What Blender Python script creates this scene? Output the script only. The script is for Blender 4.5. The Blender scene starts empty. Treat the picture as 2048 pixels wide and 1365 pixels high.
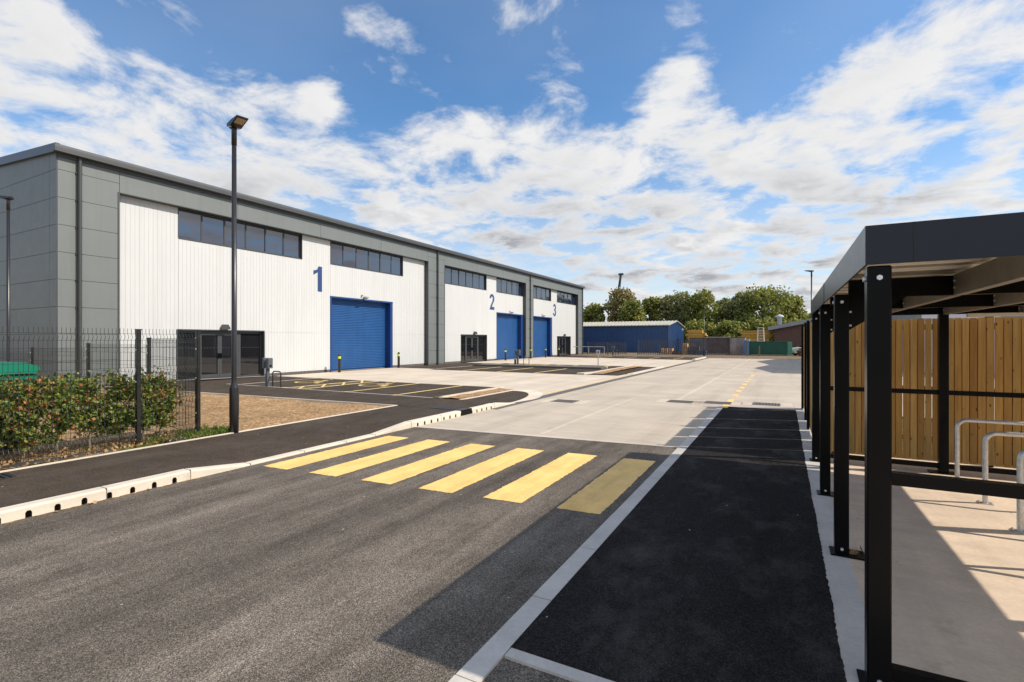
import bpy, bmesh, math, random
from mathutils import Vector, Matrix
random.seed(7)
R = math.radians
scene = bpy.context.scene
col = scene.collection

# ------------------------------------------------------------------ camera
cam_d = bpy.data.cameras.new('camera'); cam = bpy.data.objects.new('camera', cam_d); col.objects.link(cam)
cam.location = (0, 0, 1.75); cam.rotation_euler = (R(90), 0, R(28.338))
cam_d.sensor_width = 36; cam_d.lens = 17.666; cam_d.shift_y = -0.0007
cam_d.clip_start = 0.05; cam_d.clip_end = 4000
scene.camera = cam
scene.view_settings.view_transform = 'Standard'; scene.view_settings.look = 'None'
scene.view_settings.exposure = 0.06; scene.view_settings.gamma = 1.0

# ------------------------------------------------------------------ sun and sky
SUN = Vector((0.948, 0.318, 0.89)).normalized()          # towards the sun
sd = bpy.data.lights.new('sun', 'SUN'); sd.energy = 4.7; sd.angle = R(0.5); sd.color = (1.0, 0.90, 0.77)
so = bpy.data.objects.new('sun', sd); col.objects.link(so)
so.rotation_euler = (-SUN).to_track_quat('-Z', 'Y').to_euler(); so.location = (20, 10, 30)

# cloud banks: direction (x, y, z), sharpness, weight
CLOUDS = [
    (-0.896, 0.289, 0.339, 269.8, 1.00),
    (-0.893, 0.258, 0.370, 862.9, 0.80),
    (-0.880, 0.361, 0.308, 195.9, 1.00),
    (-0.917, 0.317, 0.242, 97.4, 1.00),
    (-0.838, 0.428, 0.340, 467.2, 0.75),
    (-0.830, 0.476, 0.292, 224.3, 0.90),
    (-0.772, 0.560, 0.300, 242.6, 0.85),
    (-0.715, 0.627, 0.311, 902.9, 0.60),
    (-0.839, 0.387, 0.383, 1619.8, 0.40),
    (-0.868, 0.272, 0.416, 2083.2, 0.50),
    (-0.622, 0.597, 0.507, 1313.9, 0.45),
    (-0.576, 0.652, 0.494, 825.4, 0.55),
    (-0.515, 0.703, 0.490, 1501.9, 0.50),
    (-0.411, 0.738, 0.535, 1238.7, 0.60),
    (-0.328, 0.822, 0.465, 765.2, 0.60),
    (-0.175, 0.868, 0.464, 590.6, 0.65),
    (-0.127, 0.868, 0.480, 1054.9, 0.60),
    (-0.179, 0.890, 0.420, 1173.2, 0.55),
    (-0.585, 0.716, 0.380, 603.3, 0.95),
    (-0.693, 0.597, 0.405, 1533.7, 0.55),
    (-0.501, 0.785, 0.366, 687.2, 0.90),
    (-0.682, 0.678, 0.276, 330.6, 0.85),
    (-0.387, 0.846, 0.366, 369.3, 0.95),
    (-0.522, 0.800, 0.295, 308.7, 1.00),
    (-0.296, 0.890, 0.346, 582.4, 0.90),
    (0.256, 0.886, 0.387, 244.7, 1.20),
    (0.206, 0.911, 0.358, 214.0, 1.20),
    (0.147, 0.933, 0.330, 220.7, 1.20),
    (0.086, 0.950, 0.301, 197.0, 1.20),
    (0.010, 0.956, 0.292, 315.8, 1.05),
    (-0.073, 0.949, 0.308, 370.1, 1.00),
    (-0.153, 0.932, 0.330, 458.7, 1.00),
    (0.038, 0.921, 0.387, 2324.8, 0.60),
    (0.258, 0.912, 0.319, 605.2, 1.00),
    (-0.226, 0.941, 0.252, 169.2, 1.00),
    (-0.051, 0.968, 0.245, 162.1, 1.00),
    (-0.327, 0.923, 0.203, 158.2, 1.00),
    (-0.092, 0.982, 0.164, 96.6, 1.00),
    (0.061, 0.983, 0.175, 256.6, 0.90),
    (0.194, 0.960, 0.203, 645.0, 0.80),
    (0.272, 0.942, 0.196, 745.9, 0.80),
    (-0.500, 0.837, 0.224, 189.0, 0.95),
    (-0.223, 0.968, 0.115, 86.9, 1.00),
    (-0.005, 0.995, 0.097, 118.6, 1.00),
    (-0.605, 0.770, 0.203, 237.6, 0.90),
    (0.890, -0.278, 0.361, 60.0, 0.80),
    (0.796, 0.591, 0.128, 60.0, 0.80),
    (0.937, -0.167, 0.305, 60.0, 0.80),
    (0.464, -0.862, 0.2, 2.2, 1.3),  # unseen bank added behind the camera to brighten the shade
    (0.1, -0.2, 0.97, 5.0, 1.0),  # unseen overhead cloud, added to lift and neutralise the shade
    (0.90, -0.25, 0.35, 6.0, 0.9),  # unseen cloud added on the right for more neutral ambient light
    (0.800, 0.560, 0.115, 70.0, 1.15),
    (0.870, 0.470, 0.135, 90.0, 1.0),
]
world = bpy.data.worlds.new('World'); scene.world = world; world.use_nodes = True
def build_sky():
    nt = world.node_tree; N = nt.nodes; L = nt.links; N.clear()
    out = N.new('ShaderNodeOutputWorld'); bg = N.new('ShaderNodeBackground'); L.new(bg.outputs[0], out.inputs[0])
    sky = N.new('ShaderNodeTexSky'); sky.sky_type = 'NISHITA'; sky.sun_disc = False
    sky.sun_elevation = math.asin(SUN.z); sky.sun_rotation = math.atan2(SUN.x, SUN.y)
    sky.air_density = 1.0; sky.dust_density = 0.4; sky.ozone_density = 2.0
    tc = N.new('ShaderNodeTexCoord'); d = tc.outputs['Generated']
    def M(op, a, b=None, c=None, clamp=False):
        n = N.new('ShaderNodeMath'); n.operation = op; n.use_clamp = clamp
        for i, v in enumerate((a, b, c)):
            if v is None: continue
            if isinstance(v, (int, float)): n.inputs[i].default_value = v
            else: L.new(v, n.inputs[i])
        return n.outputs[0]
    def V(op, a, b):
        n = N.new('ShaderNodeVectorMath'); n.operation = op
        for i, v in enumerate((a, b)):
            if isinstance(v, tuple): n.inputs[i].default_value = v
            else: L.new(v, n.inputs[i])
        return n
    def smooth(x, lo, hi, a=0., b=1.):
        n = N.new('ShaderNodeMapRange'); n.interpolation_type = 'SMOOTHSTEP'
        L.new(x, n.inputs[0])
        for i, v in zip((1, 2, 3, 4), (lo, hi, a, b)): n.inputs[i].default_value = v
        return n.outputs[0]
    acc = None
    for (x, y, z, k, w) in CLOUDS:
        dot = V('DOT_PRODUCT', d, (x, y, z)).outputs['Value']
        e = M('EXPONENT', M('MULTIPLY_ADD', dot, k, -k))
        acc = M('MULTIPLY', e, w) if acc is None else M('MULTIPLY_ADD', e, w, acc)
    acc = M('MINIMUM', acc, 1.0)
    sep = N.new('ShaderNodeSeparateXYZ'); L.new(d, sep.inputs[0])
    den = M('ADD', M('MAXIMUM', sep.outputs[2], 0.0), 0.16)
    comb = N.new('ShaderNodeCombineXYZ')
    L.new(M('DIVIDE', sep.outputs[0], den), comb.inputs[0]); L.new(M('DIVIDE', sep.outputs[1], den), comb.inputs[1])
    p = comb.outputs[0]
    def noise(vec, scale, detail, rough, dist=0.):
        n = N.new('ShaderNodeTexNoise'); n.inputs['Scale'].default_value = scale; n.inputs['Detail'].default_value = detail
        n.inputs['Roughness'].default_value = rough; n.inputs['Distortion'].default_value = dist
        L.new(vec, n.inputs['Vector']); return n.outputs[0]
    n1 = noise(p, 3.4, 10, 0.62, 0.25)
    p2 = V('ADD', p, (0.07, 0.03, 0.0)).outputs[0]
    n2 = noise(p2, 3.4, 5, 0.55, 0.25)
    n3 = noise(p, 1.1, 3, 0.5)
    dens = M('ADD', M('MULTIPLY_ADD', n1, 3.2, -1.6), M('MULTIPLY_ADD', acc, 0.86, -0.48))
    alpha = smooth(dens, -0.20, 0.56)
    veil = M('MULTIPLY', smooth(n3, 0.35, 0.7, 0.0, 0.09), 1.0)
    bank = M('MULTIPLY', smooth(sep.outputs[2], 0.02, 0.40, 0.85, 0.0), smooth(n1, 0.25, 0.6, 0.55, 1.0))
    alpha = M('MAXIMUM', alpha, M('MAXIMUM', veil, bank))
    alpha = M('MULTIPLY', alpha, smooth(sep.outputs[2], -0.01, 0.03))
    # thick parts turn grey on the side away from the sun and low down
    lump = smooth(M('SUBTRACT', n2, n1), -0.10, 0.12)
    thick = smooth(dens, 0.12, 0.85)
    low = smooth(sep.outputs[2], 0.08, 0.45, 1.0, 0.12)
    sh = M('MULTIPLY', M('MULTIPLY', thick, low), M('MULTIPLY_ADD', lump, 0.75, smooth(n3, 0.38, 0.62, 0.0, 0.8)), clamp=True)
    mixc = N.new('ShaderNodeMix'); mixc.data_type = 'RGBA'
    L.new(sh, mixc.inputs[0]); mixc.inputs[6].default_value = (5.6, 5.58, 5.58, 1); mixc.inputs[7].default_value = (2.6, 2.7, 2.95, 1)
    gain = N.new('ShaderNodeMix'); gain.data_type = 'RGBA'; gain.blend_type = 'MULTIPLY'; gain.inputs[0].default_value = 1
    L.new(sky.outputs[0], gain.inputs[6]); gain.inputs[7].default_value = (0.66, 0.93, 1.10, 1)
    mx = N.new('ShaderNodeMix'); mx.data_type = 'RGBA'
    L.new(alpha, mx.inputs[0]); L.new(gain.outputs[2], mx.inputs[6]); L.new(mixc.outputs[2], mx.inputs[7])
    L.new(mx.outputs[2], bg.inputs[0]); bg.inputs[1].default_value = 0.15
build_sky()
world.cycles.sampling_method = 'MANUAL'; world.cycles.sample_map_resolution = 512

# ------------------------------------------------------------------ materials
def nodes(name):
    m = bpy.data.materials.new(name); m.use_nodes = True
    nt = m.node_tree; b = nt.nodes['Principled BSDF']
    return m, nt, nt.nodes, nt.links, b
def ramp(N, L, src, stops):
    r = N.new('ShaderNodeValToRGB'); L.new(src, r.inputs[0])
    e = r.color_ramp.elements
    while len(e) < len(stops): e.new(0.5)
    for el, (p, c) in zip(e, stops):
        el.position = p; el.color = (c[0], c[1], c[2], 1)
    return r.outputs[0]
def posvec(N, L, scale=(1, 1, 1), local=False):
    if local:
        s = N.new('ShaderNodeTexCoord').outputs['Object']
    else:
        s = N.new('ShaderNodeNewGeometry').outputs['Position']
    mp = N.new('ShaderNodeMapping'); mp.inputs['Scale'].default_value = scale; L.new(s, mp.inputs[0])
    return mp.outputs[0]
def tnoise(N, L, vec, scale, detail=4, rough=0.55):
    n = N.new('ShaderNodeTexNoise'); n.inputs['Scale'].default_value = scale; n.inputs['Detail'].default_value = detail
    n.inputs['Roughness'].default_value = rough; L.new(vec, n.inputs['Vector']); return n.outputs[0]
def mixmul(N, L, a, b, f=1.0):
    m = N.new('ShaderNodeMix'); m.data_type = 'RGBA'; m.blend_type = 'MULTIPLY'; m.inputs[0].default_value = f
    for s, i in ((a, 6), (b, 7)):
        if isinstance(s, tuple): m.inputs[i].default_value = (*s, 1)
        else: L.new(s, m.inputs[i])
    return m.outputs[2]
def mixrgb(N, L, f, a, b):
    m = N.new('ShaderNodeMix'); m.data_type = 'RGBA'; L.new(f, m.inputs[0])
    for s, i in ((a, 6), (b, 7)):
        if isinstance(s, tuple): m.inputs[i].default_value = (*s, 1)
        else: L.new(s, m.inputs[i])
    return m.outputs[2]
def bump(N, L, b, h, strength, dist=0.01):
    n = N.new('ShaderNodeBump'); n.inputs['Strength'].default_value = strength; n.inputs['Distance'].default_value = dist
    L.new(h, n.inputs['Height']); L.new(n.outputs[0], b.inputs['Normal'])

def paint(name, c, rough=0.45, metal=0.0, var=0.12, scale=2.5, bmp=0.0, spec=0.5, streak=0.0):
    m, nt, N, L, b = nodes(name)
    v = posvec(N, L)
    n = tnoise(N, L, v, scale, 6, 0.6)
    lo = tuple(x * (1 - var) for x in c); hi = tuple(min(1, x * (1 + var)) for x in c)
    k = ramp(N, L, n, [(0.3, lo), (0.7, hi)])
    if streak:      # rain-washed vertical dirt runs
        st = tnoise(N, L, posvec(N, L, (2.2, 2.2, 0.10)), 2.0, 6, 0.7)
        k = mixmul(N, L, k, ramp(N, L, st, [(0.28, (1 - streak, 1 - streak, 1 - streak * 1.15)), (0.5, (1, 1, 1)), (0.72, (1 + streak * .25,) * 3)]))
    L.new(k, b.inputs['Base Color'])
    r = N.new('ShaderNodeMapRange'); L.new(tnoise(N, L, v, scale * 7, 4), r.inputs[0])
    r.inputs[3].default_value = rough * 0.85; r.inputs[4].default_value = rough * 1.15
    L.new(r.outputs[0], b.inputs['Roughness'])
    b.inputs['Metallic'].default_value = metal; b.inputs['Specular IOR Level'].default_value = spec
    if bmp: bump(N, L, b, tnoise(N, L, v, scale * 20, 3), bmp, 0.004)
    return m

def asphalt(name, dark, light, size=95., bmp=0.6, bands=0.25, specks=True, spec=0.06, dust=0.0):
    m, nt, N, L, b = nodes(name)
    v = posvec(N, L)
    vo = N.new('ShaderNodeTexVoronoi'); vo.inputs['Scale'].default_value = size; L.new(v, vo.inputs['Vector'])
    s = N.new('ShaderNodeSeparateColor'); L.new(vo.outputs['Color'], s.inputs[0])
    c = ramp(N, L, s.outputs[0], [(0.0, tuple(x * 0.6 for x in dark)), (0.35, dark), (0.9, light), (1.0, tuple(x * 1.45 for x in light))])
    # dusty lanes running with the traffic and broad mottling
    vb = posvec(N, L, (1.0, 0.12, 1.0))
    nb = tnoise(N, L, vb, 0.9, 4, 0.6)
    c = mixmul(N, L, c, ramp(N, L, nb, [(0.3, (1 - bands,) * 3), (0.7, (1 + bands, 1 + bands * 0.97, 1 + bands * 0.92))]))
    nm = tnoise(N, L, v, 2.2, 6, 0.65)
    c = mixmul(N, L, c, ramp(N, L, nm, [(0.3, (0.82,) * 3), (0.7, (1.18,) * 3)]))
    # old oil drips and polished patches
    no = tnoise(N, L, v, 1.05, 3, 0.5)
    c = mixmul(N, L, c, ramp(N, L, no, [(0.24, (0.55, 0.54, 0.53)), (0.33, (1, 1, 1))]))
    nw = tnoise(N, L, posvec(N, L, (1.0, 0.06, 1.0)), 3.1, 6, 0.7)
    c = mixmul(N, L, c, ramp(N, L, nw, [(0.35, (1 - bands * .6,) * 3), (0.65, (1 + bands * .6,) * 3)]))
    ns = tnoise(N, L, posvec(N, L, (1.0, 0.35, 1.0)), 4.5, 8, 0.75)
    c = mixmul(N, L, c, ramp(N, L, ns, [(0.30, (0.70, 0.69, 0.68)), (0.47, (1, 1, 1)), (0.62, (1.0, 1.0, 1.0)), (0.76, (1.32, 1.31, 1.29))]))
    if dust:
        d1 = tnoise(N, L, posvec(N, L, (1.0, 0.55, 1.0)), 1.6, 7, 0.72)
        mr = N.new('ShaderNodeMapRange'); L.new(d1, mr.inputs[0]); mr.inputs[1].default_value = 0.5; mr.inputs[2].default_value = 0.8; mr.inputs[4].default_value = dust
        c = mixrgb(N, L, mr.outputs[0], c, (0.20, 0.185, 0.17))
    if specks:
        vs = N.new('ShaderNodeTexVoronoi'); vs.inputs['Scale'].default_value = 2.6; L.new(v, vs.inputs['Vector'])
        lt = N.new('ShaderNodeMath'); lt.operation = 'LESS_THAN'; L.new(vs.outputs['Distance'], lt.inputs[0]); lt.inputs[1].default_value = 0.028
        c = mixrgb(N, L, lt.outputs[0], c, (0.42, 0.40, 0.36))
    L.new(c, b.inputs['Base Color'])
    b.inputs['Roughness'].default_value = 0.85; b.inputs['Specular IOR Level'].default_value = spec
    bump(N, L, b, vo.outputs['Distance'], bmp, 0.006)
    return m

def concrete(name, c, streak=(0.35, 5.0, 1.0), amp=0.12, spots=True):
    m, nt, N, L, b = nodes(name)
    v = posvec(N, L); vs = posvec(N, L, streak)
    n1 = tnoise(N, L, vs, 2.2, 7, 0.65); n2 = tnoise(N, L, v, 0.55, 5, 0.6); n3 = tnoise(N, L, v, 38., 4, 0.6)
    k = ramp(N, L, n1, [(0.28, tuple(x * (1 - amp) for x in c)), (0.5, c), (0.72, tuple(x * (1 + amp) for x in c))])
    k = mixmul(N, L, k, ramp(N, L, n2, [(0.3, (0.86, 0.86, 0.87)), (0.7, (1.1, 1.09, 1.07))]))
    k = mixmul(N, L, k, ramp(N, L, n3, [(0.3, (0.93,) * 3), (0.7, (1.06,) * 3)]))
    ny = tnoise(N, L, posvec(N, L, (1.0, 0.05, 1.0)), 1.3, 5, 0.65)
    k = mixmul(N, L, k, ramp(N, L, ny, [(0.33, (0.88, 0.87, 0.86)), (0.5, (1.02, 1.02, 1.02))]))
    nd = tnoise(N, L, v, 1.9, 6, 0.7)
    k = mixmul(N, L, k, ramp(N, L, nd, [(0.27, (0.78, 0.74, 0.71)), (0.38, (1, 1, 1))]))
    if spots:
        vo = N.new('ShaderNodeTexVoronoi'); vo.inputs['Scale'].default_value = 3.3; L.new(v, vo.inputs['Vector'])
        lt = N.new('ShaderNodeMath'); lt.operation = 'LESS_THAN'; L.new(vo.outputs['Distance'], lt.inputs[0]); lt.inputs[1].default_value = 0.03
        k = mixrgb(N, L, lt.outputs[0], k, (0.14, 0.12, 0.1))
    L.new(k, b.inputs['Base Color']); b.inputs['Roughness'].default_value = 0.88; b.inputs['Specular IOR Level'].default_value = 0.25
    bump(N, L, b, n3, 0.25, 0.004)
    return m

def soil(name, stops, size=28., bmp=1.0):
    m, nt, N, L, b = nodes(name)
    v = posvec(N, L)
    vo = N.new('ShaderNodeTexVoronoi'); vo.inputs['Scale'].default_value = size; L.new(v, vo.inputs['Vector'])
    s = N.new('ShaderNodeSeparateColor'); L.new(vo.outputs['Color'], s.inputs[0])
    c = ramp(N, L, s.outputs[0], stops)
    c = mixmul(N, L, c, ramp(N, L, tnoise(N, L, v, 1.3, 6, 0.65), [(0.3, (0.75, 0.74, 0.72)), (0.7, (1.2, 1.19, 1.15))]))
    L.new(c, b.inputs['Base Color']); b.inputs['Roughness'].default_value = 0.95; b.inputs['Specular IOR Level'].default_value = 0.15
    bump(N, L, b, tnoise(N, L, v, 30., 5, 0.7), bmp, 0.03)
    return m

def leafmat(name, stops, trans=0.42):
    m = bpy.data.materials.new(name); m.use_nodes = True
    nt = m.node_tree; N = nt.nodes; L = nt.links; N.clear()
    o = N.new('ShaderNodeOutputMaterial'); g = N.new('ShaderNodeNewGeometry')
    c = ramp(N, L, g.outputs['Random Per Island'], stops)
    c = mixmul(N, L, c, ramp(N, L, tnoise(N, L, g.outputs['Position'], 0.5, 3), [(0.35, (0.85, 0.9, 0.85)), (0.65, (1.12, 1.1, 1.05))]))
    d = N.new('ShaderNodeBsdfPrincipled'); d.inputs['Roughness'].default_value = 0.55; d.inputs['Specular IOR Level'].default_value = 0.35
    t = N.new('ShaderNodeBsdfTranslucent'); mx = N.new('ShaderNodeMixShader'); mx.inputs[0].default_value = trans
    L.new(c, d.inputs['Base Color']); L.new(c, t.inputs[0]); L.new(d.outputs[0], mx.inputs[1]); L.new(t.outputs[0], mx.inputs[2])
    L.new(mx.outputs[0], o.inputs[0]); return m

def woodmat(name, stops, vertical=True):
    m, nt, N, L, b = nodes(name)
    g = N.new('ShaderNodeNewGeometry')
    sc = (14, 14, 0.9) if vertical else (2, 2, 2)
    mp = N.new('ShaderNodeMapping'); mp.inputs['Scale'].default_value = sc; L.new(g.outputs['Position'], mp.inputs[0])
    mr = N.new('ShaderNodeMath'); mr.operation = 'MULTIPLY'; L.new(g.outputs['Random Per Island'], mr.inputs[0]); mr.inputs[1].default_value = 37.
    cx = N.new('ShaderNodeCombineXYZ'); L.new(mr.outputs[0], cx.inputs[2]); L.new(mr.outputs[0], cx.inputs[0])
    ad = N.new('ShaderNodeVectorMath'); ad.operation = 'ADD'; L.new(mp.outputs[0], ad.inputs[0]); L.new(cx.outputs[0], ad.inputs[1])
    grain = tnoise(N, L, ad.outputs[0], 1.6, 6, 0.6)
    c = ramp(N, L, g.outputs['Random Per Island'], stops)
    c = mixmul(N, L, c, ramp(N, L, grain, [(0.3, (0.78, 0.74, 0.68)), (0.65, (1.12, 1.12, 1.1))]))
    vk = N.new('ShaderNodeMapping'); vk.inputs['Scale'].default_value = (10, 10, 4.6); L.new(g.outputs['Position'], vk.inputs[0])
    vo = N.new('ShaderNodeTexVoronoi'); vo.inputs['Scale'].default_value = 1.0; L.new(vk.outputs[0], vo.inputs['Vector'])
    kn = N.new('ShaderNodeMapRange'); L.new(vo.outputs['Distance'], kn.inputs[0]); kn.inputs[1].default_value = 0.05; kn.inputs[2].default_value = 0.13; kn.inputs[3].default_value = 1.0; kn.inputs[4].default_value = 0.0
    c = mixrgb(N, L, kn.outputs[0], c, (0.09, 0.04, 0.015))
    L.new(c, b.inputs['Base Color']); b.inputs['Roughness'].default_value = 0.75; b.inputs['Specular IOR Level'].default_value = 0.25
    return m

def glassmat(name, c, ior=1.75):
    m, nt, N, L, b = nodes(name)
    v = posvec(N, L)
    L.new(ramp(N, L, tnoise(N, L, v, 0.8, 3), [(0.3, tuple(x * 0.8 for x in c)), (0.7, tuple(x * 1.2 for x in c))]), b.inputs['Base Color'])
    b.inputs['Roughness'].default_value = 0.015; b.inputs['IOR'].default_value = ior
    bump(N, L, b, tnoise(N, L, v, 0.9, 2), 0.06, 0.02)
    return m

M = {}
M['asphalt'] = asphalt('road asphalt', (0.102, 0.089, 0.076), (0.225, 0.196, 0.166), 180., 0.7, 0.40)
M['tarmac'] = asphalt('dark footway tarmac', (0.060, 0.048, 0.038), (0.092, 0.074, 0.060), 150., 0.35, 0.1, True, 0.06, 0.2)
M['newtarmac'] = asphalt('fresh black tarmac', (0.014, 0.0128, 0.0128), (0.036, 0.032, 0.031), 150., 0.6, 0.2, True, 0.06, 0.35)
M['concrete'] = concrete('brushed concrete', (0.50, 0.435, 0.355))
M['apron'] = concrete('pale yard concrete', (0.60, 0.525, 0.43))
M['slab'] = concrete('shelter slab concrete', (0.66, 0.53, 0.40), (1, 1.6, 1), 0.13)
M['kerb'] = concrete('kerb concrete', (0.70, 0.62, 0.51), (1, 1, 1), 0.06, False)
M['greykerb'] = concrete('grey kerb concrete', (0.55, 0.52, 0.48), (1, 1, 1), 0.1, False)
M['joint'] = concrete('joint concrete', (0.57, 0.50, 0.415), (1, 1, 1), 0.05, False)
M['channel'] = paint('channel block', (0.115, 0.105, 0.098), 0.85, 0, 0.2, 4)
M['hole'] = paint('drain mouth', (0.11, 0.08, 0.06), 0.9, 0, 0.2, 9)
M['bed'] = soil('stony topsoil', [(0.0, (0.23, 0.13, 0.06)), (0.5, (0.40, 0.25, 0.125)), (0.85, (0.50, 0.33, 0.18)), (1.0, (0.66, 0.52, 0.36))])
M['ground'] = soil('rough ground', [(0.0, (0.06, 0.055, 0.03)), (0.5, (0.11, 0.10, 0.05)), (1.0, (0.2, 0.16, 0.1))], 6.)
M['verge'] = soil('dry earth', [(0.0, (0.10, 0.075, 0.05)), (0.5, (0.2, 0.15, 0.1)), (0.9, (0.3, 0.23, 0.16)), (1.0, (0.42, 0.36, 0.28))], 12.)
def yellowmat(name, c, worn):
    m, nt, N, L, b = nodes(name)
    v = posvec(N, L)
    k = ramp(N, L, tnoise(N, L, v, 2.4, 7, 0.7), [(0.3, tuple(x * 0.84 for x in c)), (0.7, tuple(min(1, x * 1.08) for x in c))])
    sc = tnoise(N, L, posvec(N, L, (1.0, 0.18, 1.0)), 5.0, 5, 0.65)
    k = mixmul(N, L, k, ramp(N, L, sc, [(0.30, (0.86, 0.82, 0.78)), (0.55, (1.02, 1.02, 1.02))]))
    vo = N.new('ShaderNodeTexNoise'); vo.inputs['Scale'].default_value = 70.; vo.inputs['Detail'].default_value = 4; vo.inputs['Roughness'].default_value = 0.7
    L.new(v, vo.inputs['Vector'])
    pt = N.new('ShaderNodeMath'); pt.operation = 'MULTIPLY_ADD'; L.new(tnoise(N, L, v, 1.7, 4, 0.6), pt.inputs[0]); pt.inputs[1].default_value = 0.35; L.new(vo.outputs[0], pt.inputs[2])
    mr = N.new('ShaderNodeMapRange'); L.new(pt.outputs[0], mr.inputs[0]); mr.inputs[1].default_value = worn + 0.13; mr.inputs[2].default_value = worn + 0.2
    k = mixrgb(N, L, mr.outputs[0], k, (0.20, 0.15, 0.09))
    L.new(k, b.inputs['Base Color']); b.inputs['Roughness'].default_value = 0.75
    bump(N, L, b, vo.outputs[0], 0.5, 0.005)
    return m
M['yellow'] = yellowmat('yellow road paint', (0.93, 0.60, 0.20), 0.675)
M['palemark'] = yellowmat('pale worn marking', (0.82, 0.62, 0.26), 0.8)
M['whitemark'] = concrete('white line', (0.66, 0.64, 0.6), (1, 1, 1), 0.08, False)
M['grey'] = paint('grey cladding', (0.158, 0.176, 0.176), 0.5, 0.0, 0.04, 0.6, 0, 0.5, 0.1)
M['trim'] = paint('dark grey trim', (0.052, 0.056, 0.060), 0.45, 0, 0.08, 2)
M['gutter'] = paint('grey gutter metal', (0.085, 0.087, 0.088), 0.4, 0.2, 0.1, 3)
M['backing'] = paint('joint shadow gap', (0.03, 0.03, 0.032), 0.8, 0, 0.05, 2)
M['white'] = paint('white cladding', (0.575, 0.585, 0.585), 0.5, 0, 0.02, 0.7, 0, 0.5, 0.08)
M['blue'] = paint('blue shutter paint', (0.012, 0.075, 0.235), 0.38, 0, 0.1, 1.2, 0, 0.5, 0.15)
M['darkblue'] = paint('blue jamb paint', (0.010, 0.045, 0.185), 0.4, 0, 0.05, 1.2)
M['numblue'] = paint('number blue', (0.024, 0.058, 0.175), 0.4, 0, 0.04, 1.2)
M['glass'] = glassmat('tinted window glass', (0.012, 0.018, 0.045), 2.25)
M['doorglass'] = glassmat('door glass', (0.010, 0.010, 0.012), 1.6)
M['roofsheet'] = paint('roof sheet', (0.3, 0.31, 0.32), 0.5, 0.2, 0.08, 1)
M['brickbase'] = paint('base course', (0.11, 0.10, 0.095), 0.9, 0, 0.3, 9)
M['black'] = paint('black powder coat', (0.0045, 0.0045, 0.005), 0.3, 0, 0.1, 3, 0, 0.12)
M['lampblack'] = paint('black lamp paint', (0.022, 0.020, 0.022), 0.3, 0, 0.12, 3)
M['fascia'] = paint('black roof fascia', (0.009, 0.013, 0.024), 0.32, 0, 0.1, 2, 0, 0.4)
M['soffit'] = paint('roof underside sheet', (0.84, 0.80, 0.70), 0.5, 0.0, 0.08, 3)  # on the sheet ribs this paleness stands for caught light
M['purlin'] = paint('bare steel purlin', (0.30, 0.28, 0.24), 0.45, 0.3, 0.2, 6)
M['galv'] = paint('galvanised steel', (0.56, 0.56, 0.55), 0.38, 0.75, 0.22, 22)
M['bolt'] = paint('bolt head', (0.72, 0.75, 0.76), 0.35, 0.5, 0.1, 20)
M['timber'] = woodmat('fence timber', [(0.0, (0.38, 0.19, 0.055)), (0.25, (0.54, 0.30, 0.09)), (0.5, (0.68, 0.41, 0.14)), (0.75, (0.50, 0.31, 0.11)), (1.0, (0.61, 0.33, 0.09))])
M['mesh'] = paint('dark green mesh wire', (0.014, 0.017, 0.016), 0.4, 0, 0.1, 5)
M['fencepost'] = paint('black fence post', (0.016, 0.016, 0.016), 0.35, 0, 0.12, 5)
M['bin'] = paint('green bin plastic', (0.0, 0.14, 0.085), 0.42, 0, 0.08, 3)
M['binlid'] = paint('green bin lid', (0.006, 0.19, 0.115), 0.3, 0, 0.06, 3)
M['rubber'] = paint('black rubber', (0.018, 0.018, 0.018), 0.7, 0, 0.1, 8)
M['bark'] = paint('grey bark', (0.21, 0.17, 0.125), 0.9, 0, 0.3, 14, 0.6)
M['darkbark'] = paint('dark bark', (0.10, 0.08, 0.06), 0.9, 0, 0.3, 2, 0.5)
M['beech'] = leafmat('beech leaves', [(0.0, (0.05, 0.10, 0.02)), (0.45, (0.13, 0.20, 0.04)), (0.8, (0.27, 0.31, 0.065)), (1.0, (0.40, 0.34, 0.09))], 0.3)
M['copper'] = leafmat('copper beech leaves', [(0.0, (0.30, 0.13, 0.045)), (0.5, (0.46, 0.19, 0.08)), (1.0, (0.55, 0.30, 0.10))], 0.3)
M['treegreen'] = leafmat('green tree leaves', [(0.0, (0.125, 0.155, 0.04)), (0.5, (0.25, 0.275, 0.065)), (1.0, (0.43, 0.41, 0.115))])
M['treegrey'] = leafmat('grey green tree leaves', [(0.0, (0.15, 0.17, 0.07)), (0.5, (0.29, 0.305, 0.125)), (1.0, (0.45, 0.43, 0.21))])
M['treebrown'] = leafmat('browning tree leaves', [(0.0, (0.16, 0.145, 0.05)), (0.5, (0.32, 0.265, 0.105)), (1.0, (0.46, 0.37, 0.18))])
M['grassleaf'] = leafmat('grass blades', [(0.0, (0.07, 0.14, 0.02)), (0.6, (0.15, 0.24, 0.04)), (1.0, (0.27, 0.25, 0.09))])
M['litter'] = leafmat('dry leaf litter', [(0.0, (0.20, 0.11, 0.05)), (0.5, (0.34, 0.20, 0.09)), (1.0, (0.45, 0.30, 0.17))], 0.1)
M['hivis'] = paint('yellow reflective band', (0.62, 0.74, 0.02), 0.4, 0, 0.05, 5)
M['chargergrey'] = paint('charger grey plastic', (0.10, 0.11, 0.125), 0.35, 0, 0.1, 6)
M['shedblue'] = paint('blue steel sheeting', (0.029, 0.080, 0.215), 0.45, 0, 0.1, 0.8)
M['shedroof'] = paint('pale roof sheeting', (0.44, 0.42, 0.365), 0.6, 0, 0.12, 0.7)
M['palisade'] = paint('palisade steel', (0.075, 0.09, 0.125), 0.5, 0.2, 0.2, 2)
M['conteiner'] = paint('green container paint', (0.010, 0.095, 0.065), 0.5, 0, 0.15, 1.5)
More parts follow.
